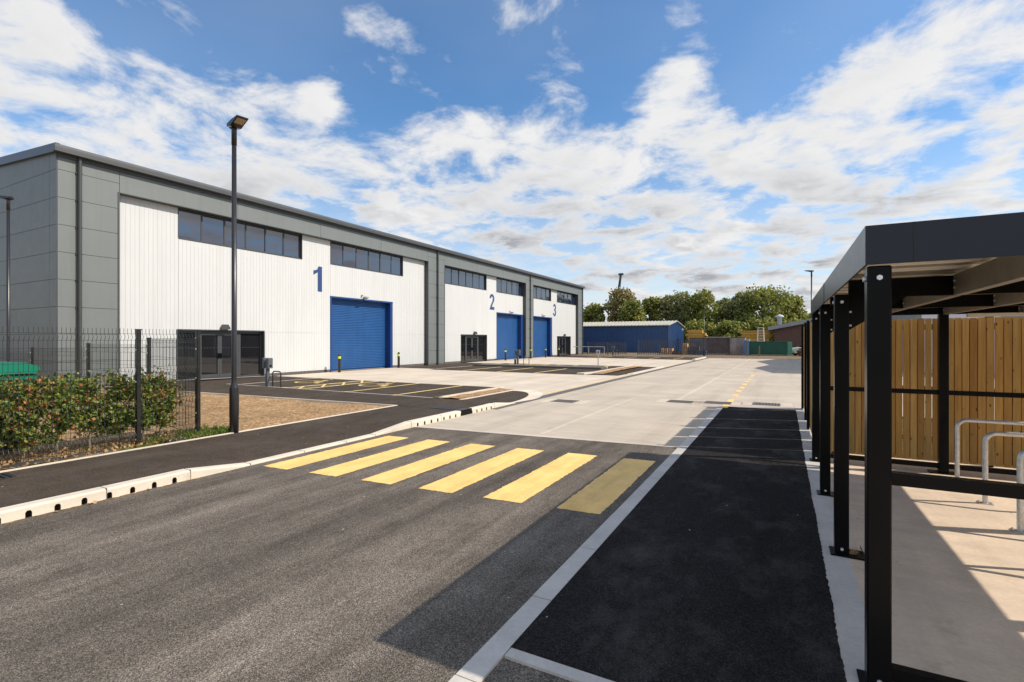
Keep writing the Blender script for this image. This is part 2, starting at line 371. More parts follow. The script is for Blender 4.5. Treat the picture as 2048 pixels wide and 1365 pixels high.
M['rust'] = paint('weathered grey sheeting', (0.20, 0.17, 0.16), 0.75, 0.1, 0.35, 0.9)
M['stackwood'] = woodmat('stacked sawn timber', [(0.0, (0.55, 0.29, 0.06)), (0.5, (0.72, 0.40, 0.08)), (1.0, (0.80, 0.50, 0.15))], False)
M['paleblue'] = paint('pale blue container paint', (0.10, 0.22, 0.42), 0.5, 0, 0.15, 1.5)
M['carwhite'] = paint('white car paint', (0.7, 0.7, 0.7), 0.2, 0, 0.02, 2)
M['carred'] = paint('dark red car paint', (0.22, 0.015, 0.015), 0.2, 0, 0.05, 2)
M['farwall'] = paint('grey green wall sheeting', (0.20, 0.215, 0.20), 0.5, 0, 0.06, 0.6)
M['farblue'] = paint('blue wall sheeting', (0.02, 0.11, 0.22), 0.5, 0, 0.06, 0.6)
M['farwhite'] = paint('white wall sheeting', (0.55, 0.57, 0.62), 0.5, 0, 0.04, 0.6)
M['led'] = paint('lamp lens', (0.45, 0.33, 0.24), 0.3, 0, 0.05, 20)
M['signwhite'] = paint('white sign face', (0.75, 0.75, 0.75), 0.4, 0, 0.03, 10)
M['fabric'] = paint('black weed membrane', (0.025, 0.026, 0.03), 0.6, 0, 0.3, 9)
def brickmat():
    m, nt, N, L, b = nodes('dark brickwork')
    tc = N.new('ShaderNodeTexCoord')
    br = N.new('ShaderNodeTexBrick'); br.inputs['Scale'].default_value = 3.2
    br.inputs['Color1'].default_value = (0.10, 0.045, 0.035, 1); br.inputs['Color2'].default_value = (0.15, 0.07, 0.05, 1); br.inputs['Mortar'].default_value = (0.2, 0.17, 0.15, 1)
    mp = N.new('ShaderNodeMapping'); mp.inputs['Rotation'].default_value = (R(90), 0, 0); L.new(tc.outputs['Object'], mp.inputs[0]); L.new(mp.outputs[0], br.inputs[0])
    L.new(br.outputs[0], b.inputs['Base Color']); b.inputs['Roughness'].default_value = 0.9
    return m
M['brick'] = brickmat()

# ------------------------------------------------------------------ helpers
class MB:
    def __init__(s): s.v = []; s.f = []; s.sm = []
    def add(s, vs, fs, smooth=False):
        o = len(s.v); s.v += [tuple(v) for v in vs]; s.f += [tuple(i + o for i in f) for f in fs]; s.sm += [smooth] * len(fs); return s
    def box(s, x0, y0, z0, x1, y1, z1):
        if x0 > x1: x0, x1 = x1, x0
        if y0 > y1: y0, y1 = y1, y0
        if z0 > z1: z0, z1 = z1, z0
        vs = [(x, y, z) for z in (z0, z1) for y in (y0, y1) for x in (x0, x1)]
        return s.add(vs, [(0, 2, 3, 1), (4, 5, 7, 6), (0, 1, 5, 4), (2, 6, 7, 3), (0, 4, 6, 2), (1, 3, 7, 5)])
    def cbox(s, x0, y0, z0, x1, y1, z1, c=0.004):
        """upright box with chamfered vertical edges and top"""
        def ring(z, i): return [(x0 + i, y0 + i + c, z), (x0 + i + c, y0 + i, z), (x1 - i - c, y0 + i, z), (x1 - i, y0 + i + c, z), (x1 - i, y1 - i - c, z), (x1 - i - c, y1 - i, z), (x0 + i + c, y1 - i, z), (x0 + i, y1 - i - c, z)]
        vs = ring(z0, 0) + ring(z1 - c, 0) + ring(z1, c)
        fs = [tuple(range(7, -1, -1)), tuple(range(16, 24))]
        for k in (0, 8):
            for i in range(8): fs.append((k + i, k + (i + 1) % 8, k + 8 + (i + 1) % 8, k + 8 + i))
        return s.add(vs, fs)
    def prism(s, poly, axis, a, b):
        """2-D polygon swept along an axis between a and b"""
        n = len(poly)
        def P(p, t): return {'x': (t, p[0], p[1]), 'y': (p[0], t, p[1]), 'z': (p[0], p[1], t)}[axis]
        vs = [P(p, a) for p in poly] + [P(p, b) for p in poly]
        fs = [tuple(range(n))[::-1], tuple(range(n, 2 * n))] + [(i, (i + 1) % n, n + (i + 1) % n, n + i) for i in range(n)]
        return s.add(vs, fs)
    def tube(s, pts, r, n=8, cap=True, smooth=True):
        pts = [Vector(p) for p in pts]; rs = r if isinstance(r, (list, tuple)) else [r] * len(pts)
        vs = []; fs = []; up = None
        for i, p in enumerate(pts):
            t = (pts[min(i + 1, len(pts) - 1)] - pts[max(i - 1, 0)]).normalized()
            if up is None: up = Vector((0, 0, 1)) if abs(t.z) < 0.9 else Vector((1, 0, 0))
            a = t.cross(up).normalized(); b = a.cross(t).normalized(); up = b
            for k in range(n):
                w = 2 * math.pi * (k + 0.5) / n
                vs.append(p + rs[i] * (math.cos(w) * a + math.sin(w) * b))
        for i in range(len(pts) - 1):
            for k in range(n): fs.append((i * n + k, i * n + (k + 1) % n, (i + 1) * n + (k + 1) % n, (i + 1) * n + k))
        s.add(vs, fs, smooth)
        if cap:
            o = len(pts) - 1
            s.add(vs[:n], [tuple(range(n))[::-1]]); s.add(vs[o * n:], [tuple(range(n))])
        return s
    def lathe(s, prof, cx=0., cy=0., n=16):
        vs = []; fs = []
        for r, z in prof:
            for k in range(n):
                w = 2 * math.pi * k / n; vs.append((cx + r * math.cos(w), cy + r * math.sin(w), z))
        for i in range(len(prof) - 1):
            for k in range(n): fs.append((i * n + k, i * n + (k + 1) % n, (i + 1) * n + (k + 1) % n, (i + 1) * n + k))
        fs.append(tuple(range(n))[::-1]); fs.append(tuple(range((len(prof) - 1) * n, len(prof) * n)))
        return s.add(vs, fs, True)
    def build(s, name, mat, parent=None, recalc=True):
        me = bpy.data.meshes.new(name)
        off = Vector((0, 0, 0)); p = parent
        while p is not None: off += p.location; p = p.parent
        me.from_pydata([tuple(Vector(v) - off) for v in s.v], [], s.f)
        for p_, sm in zip(me.polygons, s.sm): p_.use_smooth = sm
        if recalc:
            bm = bmesh.new(); bm.from_mesh(me); bmesh.ops.recalc_face_normals(bm, faces=bm.faces); bm.to_mesh(me); bm.free()
        me.materials.append(M[mat] if isinstance(mat, str) else mat)
        o = bpy.data.objects.new(name, me); col.objects.link(o)
        if parent is not None: o.parent = parent
        return o
def tag(o, label, cat, group=None, kind=None):
    o['label'] = label; o['category'] = cat
    if group: o['group'] = group
    if kind: o['kind'] = kind
    return o
def thing(name, label, cat, loc, group=None):
    o = bpy.data.objects.new(name, None); o.empty_display_size = 0.3; col.objects.link(o); o.location = loc
    return tag(o, label, cat, group)
def lab(o, label): o['label'] = label; return o
def copy_tree(o, parent=None):
    c = o.copy(); col.objects.link(c)
    if parent is not None: c.parent = parent
    for ch in list(o.children): copy_tree(ch, c)
    return c
def structure(o, label, cat): return tag(o, label, cat, None, 'structure')
def sstep(x): x = max(0., min(1., x)); return x * x * (3 - 2 * x)

# ------------------------------------------------------------------ ground heights
def kerbtop(y):
    if y < 3.64: return 0.115
    if y < 4.45: return 0.115 - 0.095 * (y - 3.64) / 0.81
    if y < 6.9: return 0.02
    if y < 7.9: return 0.02 + 0.095 * (y - 6.9)
    return 0.115 * (1 - sstep((y - 11.2) / 1.3))
def gz(x, y):
    base = 0.115 * (1 - sstep((y - 11.2) / 1.3))
    if x > -8.5 and y < 11:
        t = max(0., min(1., (-6.7 - x) / 1.8))
        return kerbtop(y) * (1 - t) + base * t
    return base
def sheet(name, mat, xs, ys, zf, label, cat, clip=None):
    """grid sheet following a height function; xs may be a function of y"""
    mb = MB(); rows = []
    for y in ys:
        rows.append([(x, y, zf(x, y)) for x in (xs(y) if callable(xs) else xs)])
    n = len(rows[0]); vs = [v for r in rows for v in r]
    fs = [(j * n + i, j * n + i + 1, (j + 1) * n + i + 1, (j + 1) * n + i) for j in range(len(ys) - 1) for i in range(n - 1)]
    mb.add(vs, fs)
    return structure(mb.build(name, mat, recalc=False), label, cat)
def frange(a, b, n): return [a + (b - a) * i / n for i in range(n + 1)]
def poly(name, mat, pts, z, label, cat):
    mb = MB(); mb.add([(x, y, z) for x, y in pts], [tuple(range(len(pts)))])
    return structure(mb.build(name, mat, recalc=False), label, cat)

flat = lambda z: (lambda x, y: z)
sheet('ground', 'ground', frange(-900, 900, 12), frange(-600, 1500, 12), flat(-0.05), 'rough open ground reaching to the horizon', 'ground')
EDGE = lambda x: 8.0 + 0.1 * (x + 6.55)                    # asphalt meets concrete on a slight skew
mb = MB(); xs = frange(-6.55, -1.36, 6)
mb.add([(x, -14, 0) for x in xs] + [(x, EDGE(x), 0) for x in xs], [(i, i + 1, i + 8, i + 7) for i in range(6)])
structure(mb.build('road', 'asphalt', recalc=False), 'dark asphalt road with yellow crossing bars in the foreground', 'road')
mb = MB()
mb.add([(-1.36, -14, -0.004), (0.28, -14, -0.004), (0.28, 2.5, -0.004), (-1.36, 2.5, -0.004)], [(0, 1, 2, 3)])
structure(mb.build('asphalt_corner', 'asphalt', recalc=False), 'coarse asphalt in front of the black tarmac strip', 'road')
mb = MB(); mb.add([(x, EDGE(x), 0) for x in xs] + [(x, 14.4, 0) for x in xs], [(i, i + 1, i + 8, i + 7) for i in range(6)])
mb.add([(-6.55, 14.4, 0), (12, 14.4, 0), (12, 52.6, 0), (-6.55, 52.6, 0)], [(0, 1, 2, 3)])
structure(mb.build('concrete_road', 'concrete', recalc=False), 'pale brushed concrete road running to the far fence', 'road')
poly('tarmac_strip', 'newtarmac', [(-1.36, 2.5), (0.28, 2.5)] + [(0.285 + random.gauss(0, .0028) + .004 * math.sin(k * .13) * math.sin(k * .031), 2.5 + 0.025 * k) for k in range(1, 475)] + [(0.28, 14.4), (-1.36, 14.15)], 0.0125, 'fresh black tarmac strip between kerb and shelter slab', 'pavement')
poly('shelter_slab', 'slab', [(0.28, -14), (5.2, -14), (5.2, 9.25), (0.28, 9.25)], 0.008, 'beige concrete slab under the cycle shelter', 'pavement')
poly('slab_border', 'greykerb', [(0.27, -14), (0.47, -14), (0.47, 15), (0.27, 15)], 0.010, 'grey concrete edge strip along the black tarmac', 'pavement')
poly('concrete_yard', 'apron', [(-22.0, 12.6), (-6.55, 12.6), (-6.55, 52.6), (-22.0, 52.6)], -0.006, 'pale concrete yard in front of the roller shutters', 'yard')
# left-hand footway and planting bed
ysf = frange(-14, 2, 4) + [2.5, 3, 3.4, 3.64, 3.9, 4.2, 4.45, 4.8, 5.5, 6.4, 6.9, 7.15, 7.4, 7.65, 7.9, 8.3, 9, 9.7]
sheet('footpath', 'tarmac', frange(-8.5, -6.68, 6), ysf, gz, 'dark tarmac footpath beside the kerb with drain holes', 'footpath')
def path_row(y):
    # the footway turns in front of the bed and ends in a rounded nose
    r = -6.68 if y < 11.9 else -6.68 - 1.55 * (1 - math.sqrt(max(0., 1 - ((y - 11.9) / 3.45) ** 2)))
    return frange(-8.28, r, 6)
mb = MB(); yy = frange(9.7, 15.35, 18); rows = [[(x, y, gz(x, y) + 0.004) for x in path_row(y)] for y in yy]
vs = [v for r in rows for v in r]; mb.add(vs, [(j * 7 + i, j * 7 + i + 1, (j + 1) * 7 + i + 1, (j + 1) * 7 + i) for j in range(18) for i in range(6)])
structure(mb.build('footpath_nose', 'tarmac', recalc=False), 'rounded tarmac end of the footpath beside the stony sliver', 'footpath')
BEDY = lambda x: 9.72 + 0.07 * (x + 8.5)
mb = MB(); xx = frange(-22.0, -8.28, 14)
rows = [[(x, BEDY(x) + (11.83 - BEDY(x)) * t, gz(x, BEDY(x) + (11.83 - BEDY(x)) * t) + 0.002) for x in xx] for t in frange(0, 1, 6)]
vs = [v for r in rows for v in r]; mb.add(vs, [(j * 15 + i, j * 15 + i + 1, (j + 1) * 15 + i + 1, (j + 1) * 15 + i) for j in range(6) for i in range(14)])
structure(mb.build('path', 'tarmac', recalc=False), 'tarmac path between the stony bed and the parking bays', 'path')
mb = MB(); xx = frange(-40, -8.53, 60)
rows = [[(x, -14 + (BEDY(x) - 0.04 + 14) * t, 0.095 + 0.03 * math.sin(x * 2.1 + t * 31) * math.sin(t * 47 + x) - (0.0 if t > 0.02 else 0)) for x in xx] for t in frange(0, 1, 50)]
vs = [v for r in rows for v in r]; mb.add(vs, [(j * 61 + i, j * 61 + i + 1, (j + 1) * 61 + i + 1, (j + 1) * 61 + i) for j in range(50) for i in range(60)], True)
structure(mb.build('planting_bed', 'bed', recalc=False), 'bare stony brown planting bed behind the footpath', 'soil')
mb = MB(); mb.box(-8.555, -14, -0.05, -8.50, 9.66, 0.128); structure(mb.build('footpath_edging', 'kerb'), 'thin pale edging between footpath and planting bed', 'edging')
mb = MB()
mb.add([(-22, BEDY(-22) - 0.05, -0.05), (-8.5, BEDY(-8.5) - 0.05, -0.05), (-8.5, BEDY(-8.5), -0.05), (-22, BEDY(-22), -0.05),
        (-22, BEDY(-22) - 0.05, 0.13), (-8.5, BEDY(-8.5) - 0.05, 0.13), (-8.5, BEDY(-8.5), 0.13), (-22, BEDY(-22), 0.13)],
       [(0, 3, 2, 1), (4, 5, 6, 7), (0, 1, 5, 4), (2, 3, 7, 6), (0, 4, 7, 3), (1, 2, 6, 5)])
structure(mb.build('path_edging', 'kerb'), 'thin pale edging between the stony bed and the path', 'edging')
# parking bays next to the first unit
sheet('parking_bays', 'tarmac', frange(-18.85, -9.05, 6), [11.85, 12.0, 12.2, 12.4, 12.6, 14, 16.15], lambda x, y: gz(x, y) + 0.006, 'dark tarmac parking bays in front of the first unit', 'car park')
sheet('unit_footway', 'tarmac', [-22.0, -18.95], [11.85, 12.0, 12.2, 12.4, 12.6, 14, 16.15], lambda x, y: gz(x, y) + 0.004, 'tarmac footway in front of the first entrance', 'footpath')
sheet('stony_sliver', 'bed', frange(-8.93, -8.3, 2), frange(11.75, 15.6, 8), lambda x, y: gz(x, y) + 0.02 + 0.03 * math.sin(y * 9 + x * 5) ** 2, 'narrow stony strip beside the parking bays', 'soil')
mb = MB(); mb.box(-9.05, 12.2, -0.05, -8.93, 15.9, 0.07); structure(mb.build('bay_kerb', 'kerb'), 'pale kerb at the end of the near parking bays', 'kerb')
mb = MB(); mb.box(-8.3, 11.9, -0.05, -8.25, 15.4, 0.03); structure(mb.build('sliver_edging', 'kerb'), 'thin pale edging of the narrow stony strip', 'edging')
# rounded flush kerb round the footpath nose
mb = MB(); vs = []
for y in frange(12.0, 15.35, 24):
    x = path_row(y)[-1]; z = max(gz(-7, y), 0.0) + 0.012
    vs += [(x, y, z), (x + 0.03 + 0.36 * sstep((y - 12) / 1.8), y + (0.30 * sstep((y - 12.5) / 2.8)), z - 0.003)]
n = len(vs) // 2; mb.add(vs, [(2 * i, 2 * i + 1, 2 * i + 3, 2 * i + 2) for i in range(n - 1)])
structure(mb.build('nose_kerb', 'kerb', recalc=False), 'curved flush kerb round the end of the footpath', 'kerb')
mb = MB(); mb.box(-6.545, 11.0, -0.05, -6.36, 12.4, 0.006); mb.box(-6.68, 12.4, -0.05, -6.36, 52.6, 0.008); structure(mb.build('drainage_channel', 'channel'), 'dark channel along the side of the concrete road', 'channel')
# middle parking island
poly('middle_bays', 'tarmac', [(-18.7, 24.2), (-8.9, 24.2), (-8.3, 24.4), (-7.2, 24.4), (-7.0, 28), (-7.2, 33.2), (-8.4, 33.5), (-18.7, 33.5)], 0.0, 'dark tarmac parking island in the middle of the yard', 'car park')
poly('middle_footway', 'tarmac', [(-22.0, 24.9), (-18.82, 24.9), (-18.82, 33.0), (-22.0, 33.0)], 0.0, 'tarmac footway in front of the second entrance', 'footpath')
mb = MB(); mb.box(-18.7, 29.0, 0, -9.6, 29.16, 0.11); mb.box(-18.7, 29.16, 0, -9.6, 30.2, 0.095)
structure(mb.build('island_kerb', 'channel'), 'low dark raised strip through the middle parking island', 'kerb')
mb = MB(); mb.box(-18.7, 30.2, 0, -9.6, 30.3, 0.115); structure(mb.build('island_edging', 'kerb'), 'thin pale edge on the raised parking strip', 'kerb')
mb = MB(); mb.prism([(-9.3, 24.25), (-8.9, 24.25), (-8.75, 25.5), (-8.75, 33), (-8.87, 33), (-8.87, 25.5)], 'z', -0.02, 0.09)
structure(mb.build('island_nose_kerb', 'kerb'), 'pale kerb at the end of the middle parking island', 'kerb')
sheet('island_soil', 'bed', [-8.73, -8.1], frange(24.8, 33.2, 10), lambda x, y: 0.05 + 0.02 * math.sin(y * 7), 'stony strip at the end of the middle parking island', 'soil')
mb = MB(); mb.prism([(-6.95, 25.2), (-6.7, 25.4), (-6.7, 33.0), (-6.95, 33.2)], 'z', -0.02, 0.055); structure(mb.build('island_road_kerb', 'kerb'), 'pale kerb between the middle island and the concrete road', 'kerb')
# far bays and verge
poly('far_bays', 'tarmac', [(-21.9, 48.5), (-7.6, 46.8), (-6.75, 47.4), (-6.75, 54.5), (-21.9, 54.5)], 0.0, 'dark tarmac parking bays at the far end', 'car park')
mb = MB(); mb.prism([(-6.9, 45.6), (-6.66, 45.6), (-6.66, 52.8), (-6.9, 52.8)], 'z', -0.02, 0.12); structure(mb.build('far_road_kerb', 'kerb'), 'pale kerb beside the concrete road at the far bays', 'kerb')
poly('verge', 'verge', [(-22.0, 54.5), (-6.75, 54.5), (-6.75, 52.6), (30, 52.6), (30, 71), (-22, 71)], 0.002, 'dry earth verge in front of the far palisade fence', 'verge')

# ------------------------------------------------------------------ kerb with drain mouths
def drain_kerb():
    mb = MB(); hole = MB(); pitch = 0.225
    holes = [2.1 + pitch * k for k in range(-70, 7)] + [8.1 + pitch * k for k in range(14)]
    holes = [h for h in holes if h < 3.6 or h > 8]
    ys = {-14.0, 3.64, 4.45, 6.9, 7.9, 11.2, 11.5, 11.8, 12.1, 12.4}
    for h in holes: ys |= {h - 0.026, h + 0.026}
    ys = sorted(ys)
    hs = {round(h - 0.026, 4) for h in holes}
    xf, xb = -6.55, -6.70
    for a, b in zip(ys[:-1], ys[1:]):
        za, zb = kerbtop(a) + 0.004, kerbtop(b) + 0.004
        c = min(0.02, za * 0.4)
        def face(z0): mb.add([(xf, a, z0), (xf, b, z0), (xf, b, zb - c), (xf, a, za - c)], [(0, 1, 2, 3)])
        if round(a, 4) in hs:
            zt_ = 0.072; mb.add([(xf, a, zt_ - .02), (xf, a + .012, zt_), (xf, a, zt_)], [(0, 1, 2)]); mb.add([(xf, b, zt_ - .02), (xf, b, zt_), (xf, b - .012, zt_)], [(0, 1, 2)])
            face(zt_)
            d = 0.09
            hole.add([(xf, a, -.03), (xf, b, -.03), (xf, b, .072), (xf, a, .072), (xf - d, a, -.03), (xf - d, b, -.03), (xf - d, b, .072), (xf - d, a, .072)],
                     [(0, 4, 7, 3), (1, 2, 6, 5), (3, 7, 6, 2), (4, 5, 6, 7)])
        else: face(-0.03)
        mb.add([(xf, a, za - c), (xf, b, zb - c), (xf - c, b, zb), (xf - c, a, za)], [(0, 1, 2, 3)])
        mb.add([(xf - c, a, za), (xf - c, b, zb), (xb, b, zb), (xb, a, za)], [(0, 1, 2, 3)])
    k = structure(mb.build('kerb', 'kerb', recalc=False), 'pale kerb with small drain mouths beside the asphalt', 'kerb')
    hole.build('drain_mouth', 'hole', k, recalc=False)
    # joints between kerb blocks
    j = MB()
    for y in [1.85, 2.75, 3.64, 4.45, 5.35, 6.2, 6.9, 7.9, 8.9, 11.2]:
        z = kerbtop(y) + 0.006
        j.box(xb, y - 0.004, 0, xf + 0.0015, y + 0.004, z)
    j.build('kerb_joint', 'channel', k)
    # steel section
    s = MB(); s.box(-6.72, 9.66, 0.0, -6.546, 10.12, 0.128)
    s.build('steel_cover', 'black', k); s2 = MB(); s2.box(-7.5, 9.7, 0.10, -6.73, 10.1, 0.124); s2.build('cover_plate', 'fabric', k)
drain_kerb()
mb = MB()
for a, b in zip([-1.5 + i * 0.915 for i in range(-14, 18)], [-1.5 + (i + 1) * 0.915 for i in range(-14, 18)]):
    b = min(b, 14.2)
    if a < b: mb.box(-1.50, a + 0.004, -0.1, -1.36, b - 0.004, 0.014 + 0.002 * math.sin(a * 5))
structure(mb.build('road_edge_kerb', 'greykerb'), 'grey flush kerb between the asphalt and the black tarmac', 'kerb')
mb = MB()
mb.box(-1.352, 2.42, -0.1, -0.46, 2.55, 0.012); mb.box(-0.452, 2.42, -0.1, 0.27, 2.55, 0.013)
structure(mb.build('strip_end_kerb', 'greykerb'), 'grey edging closing the near end of the black tarmac', 'kerb')
mb = MB(); mb.add([(-6.5, EDGE(-6.5) - 0.02, 0.004), (-1.5, EDGE(-1.5) - 0.02, 0.004), (-1.5, EDGE(-1.5) + 0.12, 0.004), (-6.5, EDGE(-6.5) + 0.12, 0.004)], [(0, 1, 2, 3)])
for x, y0, y1, w in ((-3.97, 8.5, 15.4, 0.09), (-2.7, 15.3, 52, 0.12)):
    mb.add([(x - w / 2, y0, 0.0035), (x + w / 2, y0, 0.0035), (x + w / 2, y1, 0.0035), (x - w / 2, y1, 0.0035)], [(0, 1, 2, 3)])
for y in (15.45, 21.6, 27.8, 34, 40.2, 46.4):
    mb.add([(-6.3, y, 0.003), (0.3, y + 0.3, 0.003), (0.3, y + 0.34, 0.003), (-6.3, y + 0.04, 0.003)], [(0, 1, 2, 3)])
structure(mb.build('concrete_joint', 'joint', recalc=False), 'pale joint bands in the concrete road', 'road joint')

mb = MB(); rk = random.Random(21); row = []
for k in range(150):
    y = -3 + k * 0.045; row.append((y, -6.545 + abs(rk.gauss(0.012, .014)) + 0.008 * math.sin(y * 5)))
for a, b in zip(row[:-1], row[1:]): mb.add([(-6.552, a[0], 0.004), (a[1], a[0], 0.0035), (b[1], b[0], 0.0035), (-6.552, b[0], 0.004)], [(0, 1, 2, 3)])
structure(mb.build('kerb_grit', 'bed', recalc=False), 'tan grit gathered along the foot of the kerb', 'grit')

# ------------------------------------------------------------------ road markings
def quad_mark(mb, pts, z): mb.add([(x, y, z) for x, y in pts], [(0, 1, 2, 3)])
def line(mb, x0, y0, x1, y1, w, z):
    d = Vector((x1 - x0, y1 - y0)).normalized(); n = Vector((-d.y, d.x)) * w / 2
    mb.add([(x0 - n.x, y0 - n.y, z(x0, y0)), (x0 + n.x, y0 + n.y, z(x0, y0)), (x1 + n.x, y1 + n.y, z(x1, y1)), (x1 - n.x, y1 - n.y, z(x1, y1))], [(0, 3, 2, 1)])
for i in range(6):
    x = -6.36 + i * 0.857; y0 = 4.5 + 0.065 * i; mb = MB()
    rj = random.Random(i + 60); ring = []
    c4 = [(x, y0), (x + 0.46, y0 + 0.03), (x + 0.46, y0 + 2.55), (x, y0 + 2.52)]
    for (ax, ay), (bx_, by_) in zip(c4, c4[1:] + c4[:1]):
        nn = 12 if abs(ay - by_) < 1 else 50
        for k in range(nn): ring.append((ax + (bx_ - ax) * k / nn + rj.gauss(0, .0045), ay + (by_ - ay) * k / nn + rj.gauss(0, .0045), 0.004))
    mb.add(ring, [tuple(range(len(ring)))])
    structure(mb.build('crossing_bar', 'yellow', recalc=False), 'yellow painted bar of the crossing on dark asphalt', 'road marking')['group'] = 'yellow crossing bars'
for k in range(10):
    mb = MB(); y = 13.95 + 1.5 * k; quad_mark(mb, [(-1.41, y), (-1.25, y), (-1.25, y + 0.72), (-1.41, y + 0.72)], 0.005 if k else 0.018)
    structure(mb.build('lane_dash', 'yellow', recalc=False), 'small yellow dash on the concrete road', 'road marking')['group'] = 'yellow dashes on the concrete'
zb = lambda x, y: gz(x, y) + 0.010
mb = MB()
for x in (-16.0, -15.1, -12.95, -10.85):
    for a, b in zip([11.95, 12.2, 12.5, 12.7], [12.2, 12.5, 12.7, 16.1]): line(mb, x, a, x, b, 0.12, zb)
for k in range(4):
    y = 12.1 + k * 1.0; line(mb, -16.0, y, -15.1, y + 0.95, 0.09, lambda x, y: zb(x, y) + 0.002)
    line(mb, -15.1, y, -16.0, y + 0.95, 0.09, lambda x, y: zb(x, y) + 0.004)
def wheelchair(mb, cx, cy, s, z):
    pts = [(cx + s * (-0.05 + 0.34 * math.cos(a)), cy + s * (-0.22 + 0.34 * math.sin(a))) for a in frange(R(100), R(380), 14)]
    for a, b in zip(pts[:-1], pts[1:]): line(mb, a[0], a[1], b[0], b[1], 0.1, z)
    for a, b in (((-0.1, 0.5), (-0.08, 0.0)), ((-0.08, 0.0), (0.28, 0.0)), ((0.28, 0.0), (0.42, -0.42)), ((-0.1, 0.25), (0.2, 0.25)), ((0.42, -0.42), (0.56, -0.38)), ((-0.17, 0.62), (-0.03, 0.62))):
        line(mb, cx + s * a[0], cy + s * a[1], cx + s * b[0], cy + s * b[1], 0.12, z)
wheelchair(mb, -17.4, 14.8, 1.5, lambda x, y: 0.012); wheelchair(mb, -14.0, 15.0, 1.5, lambda x, y: 0.012)
structure(mb.build('bay_marking', 'palemark', recalc=False), 'yellow bay lines hatching and wheelchair signs on the near bays', 'road marking')
mb = MB()
for x in (-16.3, -14.0, -11.7):
    line(mb, x, 24.25, x, 28.8, 0.15, flat(0.005))
for x in (-16.3, -14.9, -12.7, -10.4): line(mb, x, 30.4, x, 33.4, 0.15, flat(0.005))
for k in range(4): line(mb, -16.3, 30.4 + k * 0.75, -14.9, 31.1 + k * 0.75, 0.09, flat(0.007)); line(mb, -14.9, 30.4 + k * 0.75, -16.3, 31.1 + k * 0.75, 0.09, flat(0.009))
wheelchair(mb, -17.6, 32, 1.4, flat(0.005)); wheelchair(mb, -13.8, 32, 1.4, flat(0.005))
for x in (-17.5, -16.2, -13.6, -11.2, -8.9): line(mb, x, 48.6 - 0.09 * (x + 18), x, 53, 0.1, flat(0.005))
for k in range(3): line(mb, -17.5, 49 + k * 1.2, -16.2, 50 + k * 1.2, 0.1, flat(0.007))
structure(mb.build('island_marking', 'palemark', recalc=False), 'yellow bay lines on the middle and far parking bays', 'road marking')
mb = MB()
line(mb, -18.9, 12.5, -18.9, 16.1, 0.1, flat(0.012)); line(mb, -18.9, 11.85, -18.9, 12.5, 0.1, lambda x, y: gz(x, y) + 0.012)
line(mb, -18.76, 24.9, -18.76, 33, 0.1, flat(0.006)); line(mb, -18.9, 11.85, -9.0, 11.83, 0.055, lambda x, y: gz(x, y) + 0.012)
line(mb, -22.1, 11.7, -22.1, 16.1, 0.2, lambda x, y: gz(x, y) + 0.012)
structure(mb.build('white_line', 'whitemark', recalc=False), 'thin pale edging lines round the near parking bays', 'edging')
mb = MB()
line(mb, -6.88, 13.9, -6.88, 45, 0.09, flat(0.001))
for (a, b) in ((19.9, 24.2), (38.4, 42.3), (45.4, 49.2)): line(mb, -22.25, a, -22.25, b, 0.22, flat(0.012))
structure(mb.build('yard_line', 'palemark', recalc=False), 'faint yellow lines on the pale yard concrete', 'road marking')

# ------------------------------------------------------------------ industrial building
BX, WX = -21.9, -22.18
bld = thing('industrial_building', 'long grey and white terrace of three industrial units with blue shutters', 'building', (-22.0, 33.4, 0))
joints = [8.16, 7.63, 6.68, 5.74, 4.80, 3.86, 2.91, 1.97, 1.03, 0.10]
G = 0.007
panel = MB(); back = MB()
def pier(y0, y1, top=8.16):
    back.box(BX - 0.30, y0 + 0.01, 0.06, BX - 0.022, y1 - 0.01, top - 0.01)
    for a, b in zip(joints[:-1], joints[1:]):
        if b >= top: continue
        panel.box(BX - 0.02, y0 + G, b + G, BX, y1 - G, min(a, top) - G)
pier(7.76, 9.60); pier(28.2, 30.2); pier(43.4, 45.1); pier(57.5, 59.05)
for a, b in ((9.6, 28.2), (30.2, 43.4), (45.1, 57.5)):
    n = round((b - a) / 4.6); e = frange(a, b, n)
    for s, t in zip(e[:-1], e[1:]): panel.box(BX - 0.02, s + G, 7.27, BX, t - G, 8.16 - G)
    back.box(BX - 0.30, a - 0.01, 7.29, BX - 0.022, b + 0.01, 8.15)
# gable
GY = 7.75; ridge_x = -31.5
def rz(x): return 8.18 + 0.066 * (BX - x) if x > ridge_x else 8.18 + 0.066 * (BX - ridge_x) - 0.066 * (ridge_x - x)
gx = [BX - 0.001, -22.45, -28.5, -34.5, -41.0]
for a, b in zip(gx[:-1], gx[1:]):
    for hi, lo in zip([9.6, 8.58] + joints[1:-1], [8.58] + joints[1:]):
        x1, x0 = a - G, b + G
        tl, tr = min(hi - G, rz(x0) - 0.02), min(hi - G, rz(x1) - 0.02)
        if min(tl, tr) <= lo + G + 0.02: 
            if max(tl, tr) <= lo + 0.05: continue
            tl = max(tl, lo + G + 0.01); tr = max(tr, lo + G + 0.01)
        panel.prism([(x0, lo + G), (x1, lo + G), (x1, tr), (x0, tl)], 'y', GY, GY + 0.02)
back.prism([(BX - 0.03, 0.05), (-41, 0.05), (-41, rz(-41) - 0.03), (ridge_x, rz(ridge_x) - 0.03), (BX - 0.03, rz(BX) - 0.03)], 'y', GY + 0.022, GY + 0.3)
back.box(-41, 59.0, 0, BX - 0.03, 59.05, 8.1); back.box(-41.05, GY + 0.02, 0, -41.0, 59.05, 7.4)
panel.build('grey_cladding', 'grey', bld); back.build('cladding_backing', 'backing', bld)
